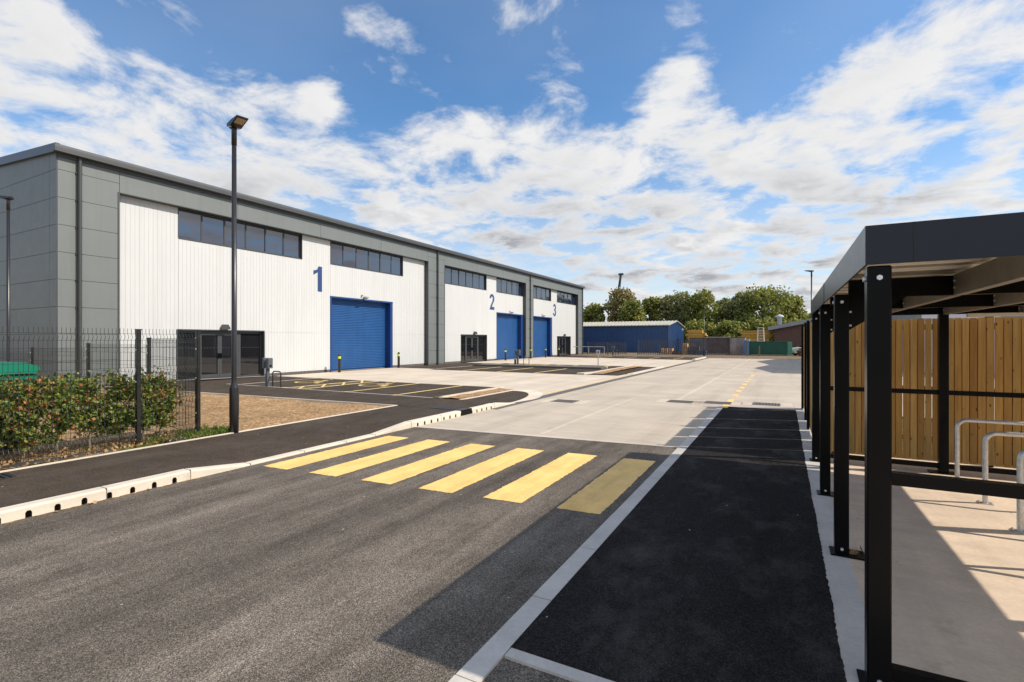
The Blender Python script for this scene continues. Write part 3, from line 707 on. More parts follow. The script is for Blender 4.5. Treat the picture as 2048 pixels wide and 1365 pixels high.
# white recessed cladding with openings
def white(y0, y1, openings, seams):
    ys = sorted({y0, y1} | {o[0] for o in openings} | {o[1] for o in openings} | {y0 + 0.16 * k for k in range(1, int((y1 - y0) / 0.16) + 1)})
    ribs = {round(y0 + 0.16 * k, 4) for k in range(0, 200)}
    for a, b in zip(ys[:-1], ys[1:]):
        if b - a < 0.015: continue
        segs = [(0.13, 7.29)]
        for (oa, ob, za, zb_) in openings:
            if a >= oa - 1e-6 and b <= ob + 1e-6:
                new = []
                for s, t in segs:
                    if za > s: new.append((s, min(t, za)))
                    if zb_ < t: new.append((max(s, zb_), t))
                segs = [(s, t) for s, t in new if t - s > 0.01]
        mid = (a + b) / 2
        for s, t in segs:
            wb.box(WX - 0.06, a, s, WX - 0.011, b, t)
            parts = [(s, t)]
            for (sa, sb, sz) in seams:
                if sa <= mid <= sb: parts = [q for (p0, p1) in parts for q in (((p0, sz - 0.009), (sz + 0.009, p1)) if p0 < sz < p1 else ((p0, p1),))]
            la = 0.0025 if round(a, 4) in ribs else 0.0; lb = 0.0025 if round(b, 4) in ribs else 0.0
            for p0, p1 in parts: wc.box(WX - 0.011, a + la, p0, WX, b - lb, p1)
wc = MB(); wb = MB()
WIN = [(11.83, 17.95, 6), (19.83, 25.88, 6), (30.6, 36.55, 6), (38.25, 43.39, 5), (45.45, 50.06, 4), (51.7, 57.49, 5)]
DOOR = [(11.8, 15.76), (32.72, 36.6), (51.75, 55.75)]
ROLL = [(19.8, 24.88), (38.25, 43.39), (45.35, 50.3)]
WZ, RZ, DZ = 6.01, 4.13, 2.17
for u, (y0, y1) in enumerate(((9.60, 28.2), (30.2, 43.4), (45.1, 57.5))):
    ops = [(w[0], w[1], WZ, 7.29) for w in WIN[2 * u:2 * u + 2]] + [(DOOR[u][0], DOOR[u][1], 0.0, DZ), (ROLL[u][0], ROLL[u][1], 0.0, RZ)]
    se = [((15.9, 19.7, 2.14), (25.0, 28.2, 2.14)), ((30.2, 43.4, 2.14),), ((50.3, 57.5, 2.14),)][u]
    white(y0, y1, ops, se)
wc.build('white_cladding', 'white', bld); wb.build('white_backing', 'white', bld)
# base course, reveals, trims
tr = MB()
for y0, y1 in ((9.6, 28.2), (30.2, 43.4), (45.1, 57.5)):
    for bb in ((y1 - 0.003, 0.02, y1 + 0.06, 7.27), (y0 - 0.06, 0.02, y0 + 0.003, 7.27), (y0 - 0.06, 7.271, y1 + 0.06, 7.3)):
        tr = MB(); tr.box(WX - 0.05, bb[0], bb[1], BX + 0.012, bb[2], bb[3]); tr.build('reveal_trim', 'trim', bld)
tr = MB(); tr.box(BX - 0.01, 7.735, 0.05, BX + 0.008, 7.775, 8.16)
tr.build('corner_trim', 'trim', bld)
bc = MB()
def opened(y0, y1, gaps):
    e = [y0] + [g for gp in sorted(gaps) for g in gp] + [y1]
    return [(e[i], e[i + 1]) for i in range(0, len(e), 2)]
for u, (y0, y1) in enumerate(((9.66, 28.14), (30.26, 43.34), (45.16, 57.44))):
    for a, b in opened(y0, y1, [DOOR[u], (ROLL[u][0], min(ROLL[u][1], y1 - 0.001))]):
        if b - a > 0.05: bc = MB(); bc.box(WX - 0.06, a, -0.05, WX - 0.004, b, 0.122); bc.build('base_course', 'brickbase', bld)
for a, b in ((7.76, 9.6), (28.2, 30.2), (43.4, 45.1), (57.5, 59.05)): bc = MB(); bc.box(BX - 0.3, a + 0.01, -0.05, BX - 0.006, b - 0.01, 0.1); bc.build('base_course', 'brickbase', bld)
bc = MB(); bc.box(-41, GY + 0.012, -0.05, BX - 0.3, GY + 0.3, 0.1)
bc.build('base_course', 'brickbase', bld)
# windows
for n, (y0, y1, k) in enumerate(WIN):
    f = MB(); g = MB(); fx0, fx1 = WX - 0.16, WX - 0.09
    f.box(fx0, y0, WZ, fx1, y1, WZ + 0.06); f.box(fx0, y0, 7.22, fx1, y1, 7.29)
    e = frange(y0, y1, k)
    for i, y in enumerate(e):
        a, b = (y, y + 0.06) if i == 0 else (y - 0.06, y) if i == k else (y - 0.035, y + 0.035)
        f.box(fx0, a, WZ + 0.06, fx1, b, 7.22)
    f.box(WX - 0.09, y0 - 0.0, WZ - 0.03, WX + 0.012, y1, WZ + 0.012)                # sill
    f.box(WX - 0.09, y1 - 0.02, WZ + 0.012, WX + 0.006, y1 + 0.02, 7.27)            # reveal linings
    f.box(WX - 0.09, y0 - 0.02, WZ + 0.012, WX + 0.006, y0 + 0.02, 7.27)
    w = f.build('window', 'trim', bld)
    rp = random.Random(n + 5)
    for a, b in zip(e[:-1], e[1:]):
        j = [rp.uniform(-.011, .011) for _ in range(4)]; X_ = fx0 + 0.045
        g.add([(X_ + j[0], a + 0.01, WZ + 0.03), (X_ + j[1], b - 0.01, WZ + 0.03), (X_ + j[0] * -1 + j[1] + j[2], b - 0.01, 7.25), (X_ + j[2], a + 0.01, 7.25)], [(0, 1, 2, 3)])
    g.box(fx0 + 0.01, y0 + 0.03, WZ + 0.03, fx0 + 0.025, y1 - 0.03, 7.25)
    g.build('pane', 'glass', w)
# entrance doors
for (y0, y1) in DOOR:
    f = MB(); x0, x1 = WX - 0.24, WX - 0.17
    f.box(x0, y0, 2.07, x1, y1, DZ); f.box(x0, y0, 0.015, x1, y1, 0.11)
    w = y1 - y0; cuts = [y0, y0 + w * 0.235, y0 + w * 0.475, y0 + w * 0.71, y1]
    f.box(x0, y0, 0.11, x1, y0 + 0.07, 2.07); f.box(x0, y1 - 0.07, 0.11, x1, y1, 2.07)
    for c in (cuts[1], cuts[3]): f.box(x0, c - 0.055, 0.11, x1 + 0.01, c + 0.055, 2.07)
    f.box(x0, y0 - 0.03, DZ, WX + 0.01, y1 + 0.03, DZ + 0.05)
    f.box(x1, y1 - 0.005, 0.015, WX + 0.012, y1 + 0.04, DZ); f.box(x1, y0 - 0.04, 0.015, WX + 0.012, y0 + 0.005, DZ)
    d = f.build('entrance_frame', 'trim', bld)
    for a, b, hs in ((cuts[1] + 0.057, cuts[2] - 0.004, 1), (cuts[2] + 0.004, cuts[3] - 0.057, 0)):
        lf = MB(); lf.box(x0 + 0.01, a, 0.115, x1 + 0.004, a + 0.09, 2.065); lf.box(x0 + 0.01, b - 0.09, 0.115, x1 + 0.004, b, 2.065)
        lf.box(x0 + 0.01, a + 0.09, 0.115, x1 + 0.004, b - 0.09, 0.24); lf.box(x0 + 0.01, a + 0.09, 1.975, x1 + 0.004, b - 0.09, 2.065)
        leaf = lf.build('door_leaf', 'trim', d)
        h = MB(); hy = b - 0.045 if hs else a + 0.045
        h.box(x1 + 0.004, hy - 0.03, 0.95, x1 + 0.05, hy + 0.03, 1.17); h.build('door_handle', 'black', d)
    g = MB(); g.box(x0 + 0.02, y0 + 0.05, 0.10, x0 + 0.035, y1 - 0.05, 2.08); g.build('door_glass', 'doorglass', d)
    dots = MB()
    for k in range(28):
        yy_ = y0 + 0.15 + (y1 - y0 - 0.3) * k / 27.
        dots.box(x0 + 0.0355, yy_ - 0.014, 1.40, x0 + 0.037, yy_ + 0.014, 1.428)
    dots.build('glass_marker', 'chargergrey', d)
    lm = MB(); lc = (y0 + y1) / 2
    lm.prism([(lc - 0.19, 2.245), (lc + 0.19, 2.245), (lc + 0.2, 2.3), (lc + 0.1, 2.46), (lc - 0.1, 2.46), (lc - 0.2, 2.3)], 'x', WX, WX + 0.17)
    lm.build('wall_lamp', 'trim', bld)
# roller shutters
for u, (y0, y1) in enumerate(ROLL):
    c = MB(); prof = []; z = 0.06; cx = WX - 0.36
    while z < RZ - 0.02:
        prof += [(cx, z), (cx + 0.012, z + 0.012), (cx + 0.022, z + 0.045), (cx + 0.016, z + 0.078), (cx + 0.002, z + 0.09)]; z += 0.098
    a, b = y0 + 0.1, y1 - 0.1 - (0.35 if u else 0.12)
    n = len(prof); c.add([(x, a, zz) for x, zz in prof] + [(x, b, zz) for x, zz in prof], [(i, n + i, n + i + 1, i + 1) for i in range(n - 1)], False)
    c.build('roller_shutter', 'blue', bld, recalc=False)
    j = MB()
    j.box(WX - 0.5, y0, 0.0, WX + 0.02, y0 + 0.10, RZ); j.box(WX - 0.5, b, 0.0, WX + 0.02, y1, RZ)
    j.box(WX - 0.5, y0, RZ, WX + 0.03, y1, RZ + 0.09); j.box(WX - 0.5, y0 + 0.1, 0.0, WX - 0.35, b, 0.06)
    j.build('shutter_jamb', 'darkblue', bld)
    fl = MB(); fy = (y0 + y1) / 2
    fl.box(WX, fy - 0.05, RZ + 0.13, WX + 0.12, fy + 0.05, RZ + 0.2); fl.prism([(WX + 0.12, RZ + 0.1), (WX + 0.30, RZ + 0.16), (WX + 0.26, RZ + 0.24), (WX + 0.1, RZ + 0.19)], 'y', fy - 0.14, fy + 0.14)
    fl.box(WX + 0.02, fy - 0.2, RZ + 0.24, WX + 0.1, fy - 0.12, RZ + 0.33)
    fl.build('floodlight', 'purlin', bld)
# gutter, roof and verge
gt = MB()
gt.prism([(BX - 0.02, 8.17), (BX + 0.05, 8.17), (BX + 0.24, 8.2), (BX + 0.24, 8.36), (BX + 0.2, 8.44), (BX - 0.1, 8.47), (BX - 0.1, 8.25)], 'y', 7.62, 59.3)
gt.build('gutter', 'gutter', bld)
gl = MB(); gl.box(BX + 0.24, 7.61, 8.185, BX + 0.262, 59.31, 8.30); gl.box(BX - 0.016, 7.7, 8.06, BX + 0.05, 59.2, 8.168); gl.build('gutter_lip', 'trim', bld)
rf = MB()
rf.prism([(BX + 0.1, 8.45), (ridge_x, 8.45 + 0.066 * (BX - ridge_x)), (-41.2, 8.45 + 0.066 * (BX - ridge_x) - 0.066 * (ridge_x + 41.2) * 1.0), (-41.2, 8.3), (ridge_x, 8.9), (BX - 0.1, 8.2)], 'y', 7.9, 59.2)
rf.build('roof', 'roofsheet', bld)
vg = MB()
vg.prism([(BX + 0.22, 8.17), (BX + 0.22, 8.46), (ridge_x, 8.47 + 0.066 * (BX - ridge_x)), (-41.2, 8.46), (-41.2, 8.17), (ridge_x, 8.17 + 0.066 * (BX - ridge_x))], 'y', 7.64, 7.752)
vg.build('verge_trim', 'gutter', bld)
for (y, r) in ((8.36, 0.06), (29.25, 0.055), (44.3, 0.055), (58.9, 0.055)):
    dp = MB(); dp.tube([(BX + 0.09, y, 0.0), (BX + 0.09, y, 8.22)], r, 12)
    for z in joints[1:]: dp.box(BX, y - r - 0.03, z - 0.03, BX + 0.06, y + r + 0.03, z + 0.03)
    dp.build('downpipe', 'trim', bld)
# unit numbers
def text_mb(s, size, off):
    cu = bpy.data.curves.new('t', 'FONT'); cu.body = s; cu.size = size; cu.offset = off; cu.extrude = 0.0; cu.resolution_u = 6
    ob = bpy.data.objects.new('t', cu); col.objects.link(ob); bpy.context.view_layer.update()
    me = ob.evaluated_get(bpy.context.evaluated_depsgraph_get()).to_mesh()
    vs = [tuple(v.co) for v in me.vertices]; fs = [tuple(p.vertices) for p in me.polygons]
    bpy.data.objects.remove(ob); bpy.data.curves.remove(cu)
    return vs, fs
def arc(cx, cy, rx, ry, a0, a1, n): return [(cx + rx * math.cos(R(a)), cy + ry * math.sin(R(a))) for a in frange(a0, a1, n)]
def digit(n):
    """outline of a bold grotesque digit in a 0..0.62 by 0..1 box, as quads strips"""
    if n == 1: return [[(0.30, 0.0), (0.52, 0.0), (0.52, 1.0), (0.34, 1.0), (0.30, 0.905)], [(0.08, 0.64), (0.30, 0.76), (0.34, 1.0), (0.27, 0.86), (0.08, 0.81)], ]
    strips = []
    def stroke(o, i): strips.extend([[o[k], o[k + 1], i[k + 1], i[k]] for k in range(len(o) - 1)])
    if n == 2:
        o = arc(0.32, 0.70, 0.31, 0.30, 175, -25, 14) + [(0.50, 0.46), (0.36, 0.28), (0.29, 0.18)]
        i = arc(0.32, 0.70, 0.115, 0.14, 175, -25, 14) + [(0.36, 0.50), (0.16, 0.28), (0.01, 0.0)]
        stroke(o, i); strips.append([(0.01, 0.0), (0.63, 0.0), (0.63, 0.18), (0.29, 0.18)])
    if n == 3:
        o = arc(0.31, 0.73, 0.29, 0.27, 165, -62, 14) ; i = arc(0.30, 0.73, 0.10, 0.115, 165, -62, 14)
        stroke(o, i)
        o = arc(0.31, 0.28, 0.32, 0.28, 78, -172, 16); i = arc(0.30, 0.28, 0.12, 0.125, 78, -172, 16)
        stroke(o, i); strips.append([(0.22, 0.46), (0.40, 0.44), (0.44, 0.58), (0.22, 0.59)])
    return strips
for n, yc in ((1, 18.97), (2, 37.45), (3, 51.0)):
    mb = MB(); h = 1.36
    for k, st in enumerate(digit(n)):
        mb.prism([(yc + (px - 0.31) * h * 0.95, 4.40 + pz * h) for px, pz in st], 'x', WX + 0.002, WX + 0.012 + 0.0002 * (k % 7))
    lab(mb.build('unit_number', 'numblue', bld), 'large blue number %d' % n)

# ------------------------------------------------------------------ street lamps
def street_lamp(loc, h, label, ang=0.0, first=[None]):
    x, y, z = loc
    t = thing('street_lamp', label, 'street lamp', loc, 'black street lamps')
    p = MB(); p.lathe([(0.075, z), (0.075, z + 0.30), (0.078, z + 0.31), (0.078, z + 0.80), (0.072, z + 0.84), (0.048, z + 0.90), (0.045, z + 1.0), (0.038, z + h - 0.45)], x, y, 18)
    p.build('pole', 'lampblack', t)
    c = MB(); c.lathe([(0.044, z + h - 0.46), (0.044, z + h - 0.14), (0.036, z + h - 0.12)], x, y, 14); c.build('collar', 'lampblack', t)
    ca, sa = math.cos(ang), math.sin(ang)
    def rot(v):
        v = (v[0] * .64, v[1] * .74, (v[2] - (z + h - .14)) * .58 + z + h - .14)
        return (x + v[0] * ca - v[1] * sa, y + v[0] * sa + v[1] * ca, v[2])
    hd = MB(); prof = [(-0.12, 0.0), (0.10, -0.04), (0.26, 0.015), (0.56, 0.10), (0.57, 0.135), (0.2, 0.125), (-0.10, 0.09)]
    m0 = MB(); m0.prism(prof, 'y', -0.13, 0.13); hd.add([rot((v[0], v[1], z + h - 0.14 + v[2])) for v in m0.v], m0.f)
    m0 = MB(); m0.tube([(-0.11, 0, 0.05), (-0.19, 0, 0.03)], [0.085, 0.06], 10); hd.add([rot((v[0], v[1], z + h - 0.14 + v[2])) for v in m0.v], m0.f)
    hd.build('lamp_head', 'lampblack', t)
    le = MB(); le.add([rot((a, b, z + h - 0.14 + 0.012 + (a - 0.26) * 0.283 - 0.006)) for a, b in ((0.27, -0.1), (0.27, 0.1), (0.53, 0.1), (0.53, -0.1))], [(0, 1, 2, 3)])
    le.build('lamp_lens', 'led', t, recalc=False)
    return t
street_lamp((-8.56, 5.5, 0.09), 5.58, 'tall black street lamp standing beside the footpath in the foreground', R(-12))
street_lamp((-19.8, 5.9, 0.05), 5.95, 'street lamp in front of the shaded grey gable wall', R(200))
street_lamp((1.5, 34.9, 0.0), 6.0, 'distant street lamp rising above the black shelter roof edge', R(180))
street_lamp((-7.75, 59.4, 0.0), 5.6, 'thin far street lamp in front of the palisade fence and trees', R(90))

# ------------------------------------------------------------------ mesh fence
def mesh_fence():
    t = thing('mesh_fence', 'dark welded mesh fence with black posts around the bin area', 'fence', (-8.87, 4.3, 0.09))
    def post(x, y, z1, z0=-0.1):
        p = MB(); p.cbox(x - 0.03, y - 0.03, z0, x + 0.03, y + 0.03, z1)
        p.box(x - 0.034, y - 0.034, z1 - 0.012, x + 0.034, y + 0.034, z1 + 0.006)
        o = p.build('post', 'fencepost', t)
        for z in (z1 - 0.13, z1 - 0.32, z1 - 0.82, z1 - 1.42, z1 - 1.72):
            if z > 0.1:
                b = MB(); b.tube([(x - 0.0, y - 0.03, z), (x - 0.0, y - 0.042, z)], 0.013, 8, True, False); b.build('bolt', 'bolt', o)
    def panel(a, b, z0, z1, nx):
        m = MB(); a = Vector(a); b = Vector(b); L_ = (b - a).length; d = (b - a) / L_; nrm = Vector(nx); w = 0.0028
        folds = [z1 - 0.10, z1 - 0.62, z1 - 1.14, z1 - 1.62]
        zs = [z0]
        for f in sorted(folds): zs += [f - 0.05, f, f + 0.05]
        zs.append(z1 + 0.03)
        offs = [0] + [o for f in folds for o in (0, 0.035, 0)] + [0]
        k = 0; s = 0.04
        while s < L_ - 0.02:
            c = a + d * s
            m.tube([(c.x + nrm.x * o, c.y + nrm.y * o, z) for z, o in zip(zs, offs)], w * 1.15, 4, False, False); s += 0.05
        hz = set()
        for f in folds: hz |= {(f - 0.05, 0), (f + 0.05, 0)}
        z = z0 + 0.1
        while z < z1:
            if all(abs(z - f) > 0.12 for f in folds): hz.add((z, 0))
            z += 0.2
        for z, o in hz: m.tube([(a.x + nrm.x * (o + .004), a.y + nrm.y * (o + .004), z), (b.x + nrm.x * (o + .004), b.y + nrm.y * (o + .004), z)], w * 1.25, 4, False, False)
        m.build('mesh_panel', 'mesh', t, recalc=False)
    fx = -8.87
    for y in (-0.86, 1.64, 4.14, 5.05): post(fx, y, 1.92)
    for a, b in ((-0.86, 1.64), (1.64, 4.14), (4.14, 5.05)): panel((fx + 0.035, a), (fx + 0.035, b), 0.14, 1.90, (1, 0))
    rear = [(-8.87, 5.05, 1.92), (-11.66, 5.64, 1.80), (-14.1, 5.56, 1.68), (-16.57, 5.38, 1.57), (-19.0, 5.2, 1.5)]
    for (x, y, z) in rear[1:]: post(x, y, z)
    for p, q in zip(rear[:-1], rear[1:]): panel(p[:2], q[:2], 0.12, q[2] - 0.04, (0, -1))
mesh_fence()

# ------------------------------------------------------------------ beech hedge plants
def leaf_cloud(mb, pts, size, rnd, fold=True):
    for p in pts:
        s = size * rnd.uniform(0.65, 1.35)
        n = Vector((rnd.gauss(0, 1), rnd.gauss(0, 1), rnd.gauss(0.5, 0.8))).normalized()
        a = n.orthogonal().normalized(); a.rotate(Matrix.Rotation(rnd.uniform(0, 6.28), 3, n)); b = n.cross(a)
        p = Vector(p); w = s * 0.36
        if fold:
            mb.add([p - a * s * 0.5, p + b * w - n * s * 0.08, p + a * s * 0.5, p - b * w - n * s * 0.08], [(0, 1, 2), (0, 2, 3)])
        else:
            mb.add([p - a * s * 0.5, p + b * w, p + a * s * 0.5, p - b * w], [(0, 1, 2, 3)])
def beech(x, y, h, w, seed, label, copper):
    rnd = random.Random(seed); z0 = 0.09
    t = thing('beech_shrub', label, 'shrub', (x, y, z0), 'young beech plants along the mesh fence')
    tk = MB(); top = Vector((x + rnd.uniform(-.06, .06), y + rnd.uniform(-.06, .06), z0 + h * 0.85))
    pts = [Vector((x, y, z0 - .05)).lerp(top, q) + Vector((rnd.uniform(-.02, .02), rnd.uniform(-.02, .02), 0)) * (q > 0) for q in frange(0, 1, 6)]
    tk.tube(pts, [0.022 * (1 - 0.75 * q) for q in frange(0, 1, 6)], 7)
    tips = []
    for k in range(40):
        q = rnd.uniform(0.24, 1.0); b0 = Vector((x, y, z0)).lerp(top, q); a = rnd.uniform(0, 6.28)
        r = w * rnd.uniform(0.35, 1.0) * (1.05 if q < 0.9 else 0.7)
        b1 = b0 + Vector((math.cos(a) * r * 0.75, math.sin(a) * r, rnd.uniform(0.02, 0.16)))
        b1.z = min(b1.z, z0 + h)
        mid = b0.lerp(b1, 0.5) + Vector((0, 0, -0.02))
        tk.tube([b0, mid, b1], [0.007, 0.005, 0.003], 4, False); tips.append((b0, mid, b1))
    tk.build('trunk', 'bark', t)
    P = []
    for b0, mid, b1 in tips:
        for k in range(50):
            q = rnd.uniform(0.12, 1.1); c = b0.lerp(mid, q * 2) if q < 0.5 else mid.lerp(b1, q * 2 - 1)
            c = c + Vector((rnd.gauss(0, .045), rnd.gauss(0, .045), rnd.gauss(0, .05)))
            if c.x > -8.90: c.x = -8.90 - rnd.uniform(0, .05)
            if c.z > z0 + 0.16: P.append(c)
    g = MB(); cp = MB(); ph = rnd.uniform(0, 6)
    A = []; B = []
    for c in P:
        pr = 0.4 * copper * (0.25 + 0.9 * max(0, (c.z - z0) / h - 0.25)) + 0.35 * max(0, math.sin(c.y * 7 + ph) * math.sin(c.z * 8 + ph)) * copper
        (B if rnd.random() < pr else A).append(c)
    leaf_cloud(g, A, 0.06, rnd); leaf_cloud(cp, B, 0.062, rnd)
    g.build('foliage', 'beech', t, recalc=False)
    if B: lab(cp.build('copper_foliage', 'copper', t, recalc=False), 'coppery orange leaves')
beech(-9.2, 1.75, 1.22, 0.40, 1, 'beech plant at the left picture edge in front of the green bin', 0.35)
beech(-9.15, 2.32, 1.2, 0.40, 9, 'dark leaved beech plant beside the left edge before the bin', 0.4)
beech(-9.25, 2.58, 1.24, 0.36, 12, 'beech plant with yellowing top leaves hiding the bin front', 0.5)
beech(-9.05, 2.82, 1.19, 0.36, 2, 'beech plant with many orange leaves on a bare lower stem', 0.75)
beech(-9.15, 3.25, 1.2, 0.34, 3, 'green beech plant at the right corner of the green bin', 0.3)
beech(-9.2, 3.66, 1.17, 0.36, 4, 'beech plant on a pale slanting stem between bin and post', 0.35)
beech(-9.2, 4.02, 1.2, 0.34, 5, 'tall green beech plant just before the first black fence post', 0.25)
beech(-9.25, 4.38, 1.16, 0.32, 6, 'beech plant directly behind the black fence post', 0.4)
beech(-9.3, 4.68, 1.06, 0.28, 8, 'reddish beech plant ending the hedge right of the post', 0.85)

# bin
def bin_():
    x1, y0, y1 = -9.95, 1.9, 3.25; x0 = x1 - 1.0; z = 0.1
    t = thing('commercial_bin', 'large green wheeled bin with flat lid behind the beech hedge', 'bin', ((x0 + x1) / 2, (y0 + y1) / 2, z))
    b = MB()
    def ring(i, zz): return [(x0 + i, y0 + i, zz), (x1 - i, y0 + i, zz), (x1 - i, y1 - i, zz), (x0 + i, y1 - i, zz)]
    vs = ring(0.09, z + 0.18) + ring(0.02, z + 1.06) + ring(-0.02, z + 1.07) + ring(-0.02, z + 1.14)
    b.add(vs, [(3, 2, 1, 0), (12, 13, 14, 15)] + [(k + i, k + (i + 1) % 4, k + 4 + (i + 1) % 4, k + 4 + i) for k in (0, 4, 8) for i in range(4)])
    for k in range(5):
        yy_ = y0 + 0.2 + k * 0.24; b.box(x1 - 0.09, yy_, z + 0.25, x1 - 0.02, yy_ + 0.05, z + 1.03)
    body = b.build('bin_body', 'bin', t)
    l = MB(); l.prism([(y0 - 0.05, z + 1.155), (y1 + 0.05, z + 1.155), (y1 + 0.05, z + 1.25), (y1 - 0.12, z + 1.32), (y0 + 0.12, z + 1.32), (y0 - 0.05, z + 1.25)], 'x', x0 - 0.03, x1 + 0.06)
    l.build('bin_lid', 'binlid', t)
    for wx in (x0 + 0.18, x1 - 0.18):
        for wy in (y0 + 0.2, y1 - 0.2):
            w = MB(); w.tube([(wx - 0.025, wy, z + 0.09), (wx + 0.025, wy, z + 0.09)], 0.09, 14); w.box(wx - 0.03, wy - 0.03, z + 0.1, wx + 0.03, wy + 0.03, z + 0.2); w.build('wheel', 'rubber', t)
    h = MB(); h.tube([(x1 + 0.0, y0 + 0.15, z + 0.9), (x1 + 0.07, y0 + 0.15, z + 0.92), (x1 + 0.07, y1 - 0.15, z + 0.92), (x1, y1 - 0.15, z + 0.9)], 0.014, 8); h.build('handle', 'rubber', t)
bin_()
# weed membrane, grass and leaf litter
mb = MB(); rnd = random.Random(3)
pts = [(-8.74 + rnd.uniform(-.03, .03), y) for y in frange(1.6, 3.7, 14)]
for (a, b) in zip(pts[:-1], pts[1:]):
    mb.add([(a[0] + .05, a[1], .125), (b[0] + .05, b[1], .125), (b[0] + .0, b[1], .15 + rnd.uniform(0, .02)), (a[0] + .0, a[1], .15), (a[0] - .06, a[1], .12), (b[0] - .06, b[1], .12)], [(0, 1, 2, 3), (3, 2, 5, 4)])
tag(mb.build('weed_membrane', 'fabric', recalc=False), 'strip of black weed membrane poking out under the hedge', 'membrane')
mb = MB(); mb.lathe([(0.16, 0.10), (0.19, 0.125), (0.12, 0.14), (0.02, 0.135)], -8.75, 4.62, 9)
for i, v in enumerate(mb.v): mb.v[i] = (v[0] * 1.0, v[1] + 0.2 * math.sin(v[0] * 40) * 0.1, v[2])
tag(mb.build('membrane_scrap', 'fabric'), 'small dark scrap of membrane lying at the fence foot', 'scrap')
mb = MB(); rnd = random.Random(11)
def tuft(cx, cy, n, spread, h):
    for k in range(n):
        x, y = cx + rnd.gauss(0, spread), cy + rnd.gauss(0, spread)
        if x > -8.57: x = -8.57 - rnd.uniform(0, .12)
        hh = h * rnd.uniform(.4, 1.2); a = rnd.uniform(0, 6.28); dx, dy = math.cos(a), math.sin(a); l = hh * rnd.uniform(.2, .7)
        mb.add([(x - dy * .004, y + dx * .004, .08), (x + dy * .004, y - dx * .004, .08), (x + dx * l * .4, y + dy * l * .4, .08 + hh * .7), (x + dx * l, y + dy * l, .08 + hh)], [(0, 1, 2), (0, 2, 3)])
for (cx, cy, n, s, h) in ((-8.85, 5.1, 420, .16, .13), (-8.8, 4.8, 200, .15, .08), (-9.0, 5.3, 260, .2, .12), (-8.72, 5.35, 300, .12, .13), (-9.2, 5.05, 150, .2, .10), (-8.9, 4.3, 140, .1, .09), (-8.75, 4.0, 100, .1, .07), (-9.1, 3.7, 100, .2, .08), (-9.2, 4.6, 160, .2, .09), (-8.8, 3.0, 60, .15, .06), (-9.9, 6.6, 60, .1, .06), (-8.85, 6.9, 30, .07, .05)): tuft(cx, cy, n, s, h)
tag(mb.build('grass', 'grassleaf', recalc=False), 'bright green grass tufts around the fence foot and lamp', 'grass', None, 'stuff')
mb = MB(); rnd = random.Random(5)
P = [(rnd.uniform(-9.6, -8.58), rnd.uniform(1.2, 5.2), 0.135 + rnd.uniform(0, .02)) for k in range(900)] + [(-6.53 + abs(rnd.gauss(0, .05)), rnd.uniform(-1, 3.6), 0.012) for k in range(14)]
leaf_cloud(mb, P, 0.05, rnd)
tag(mb.build('leaf_litter', 'litter', recalc=False), 'dry brown fallen leaves under the beech hedge', 'leaf litter', None, 'stuff')

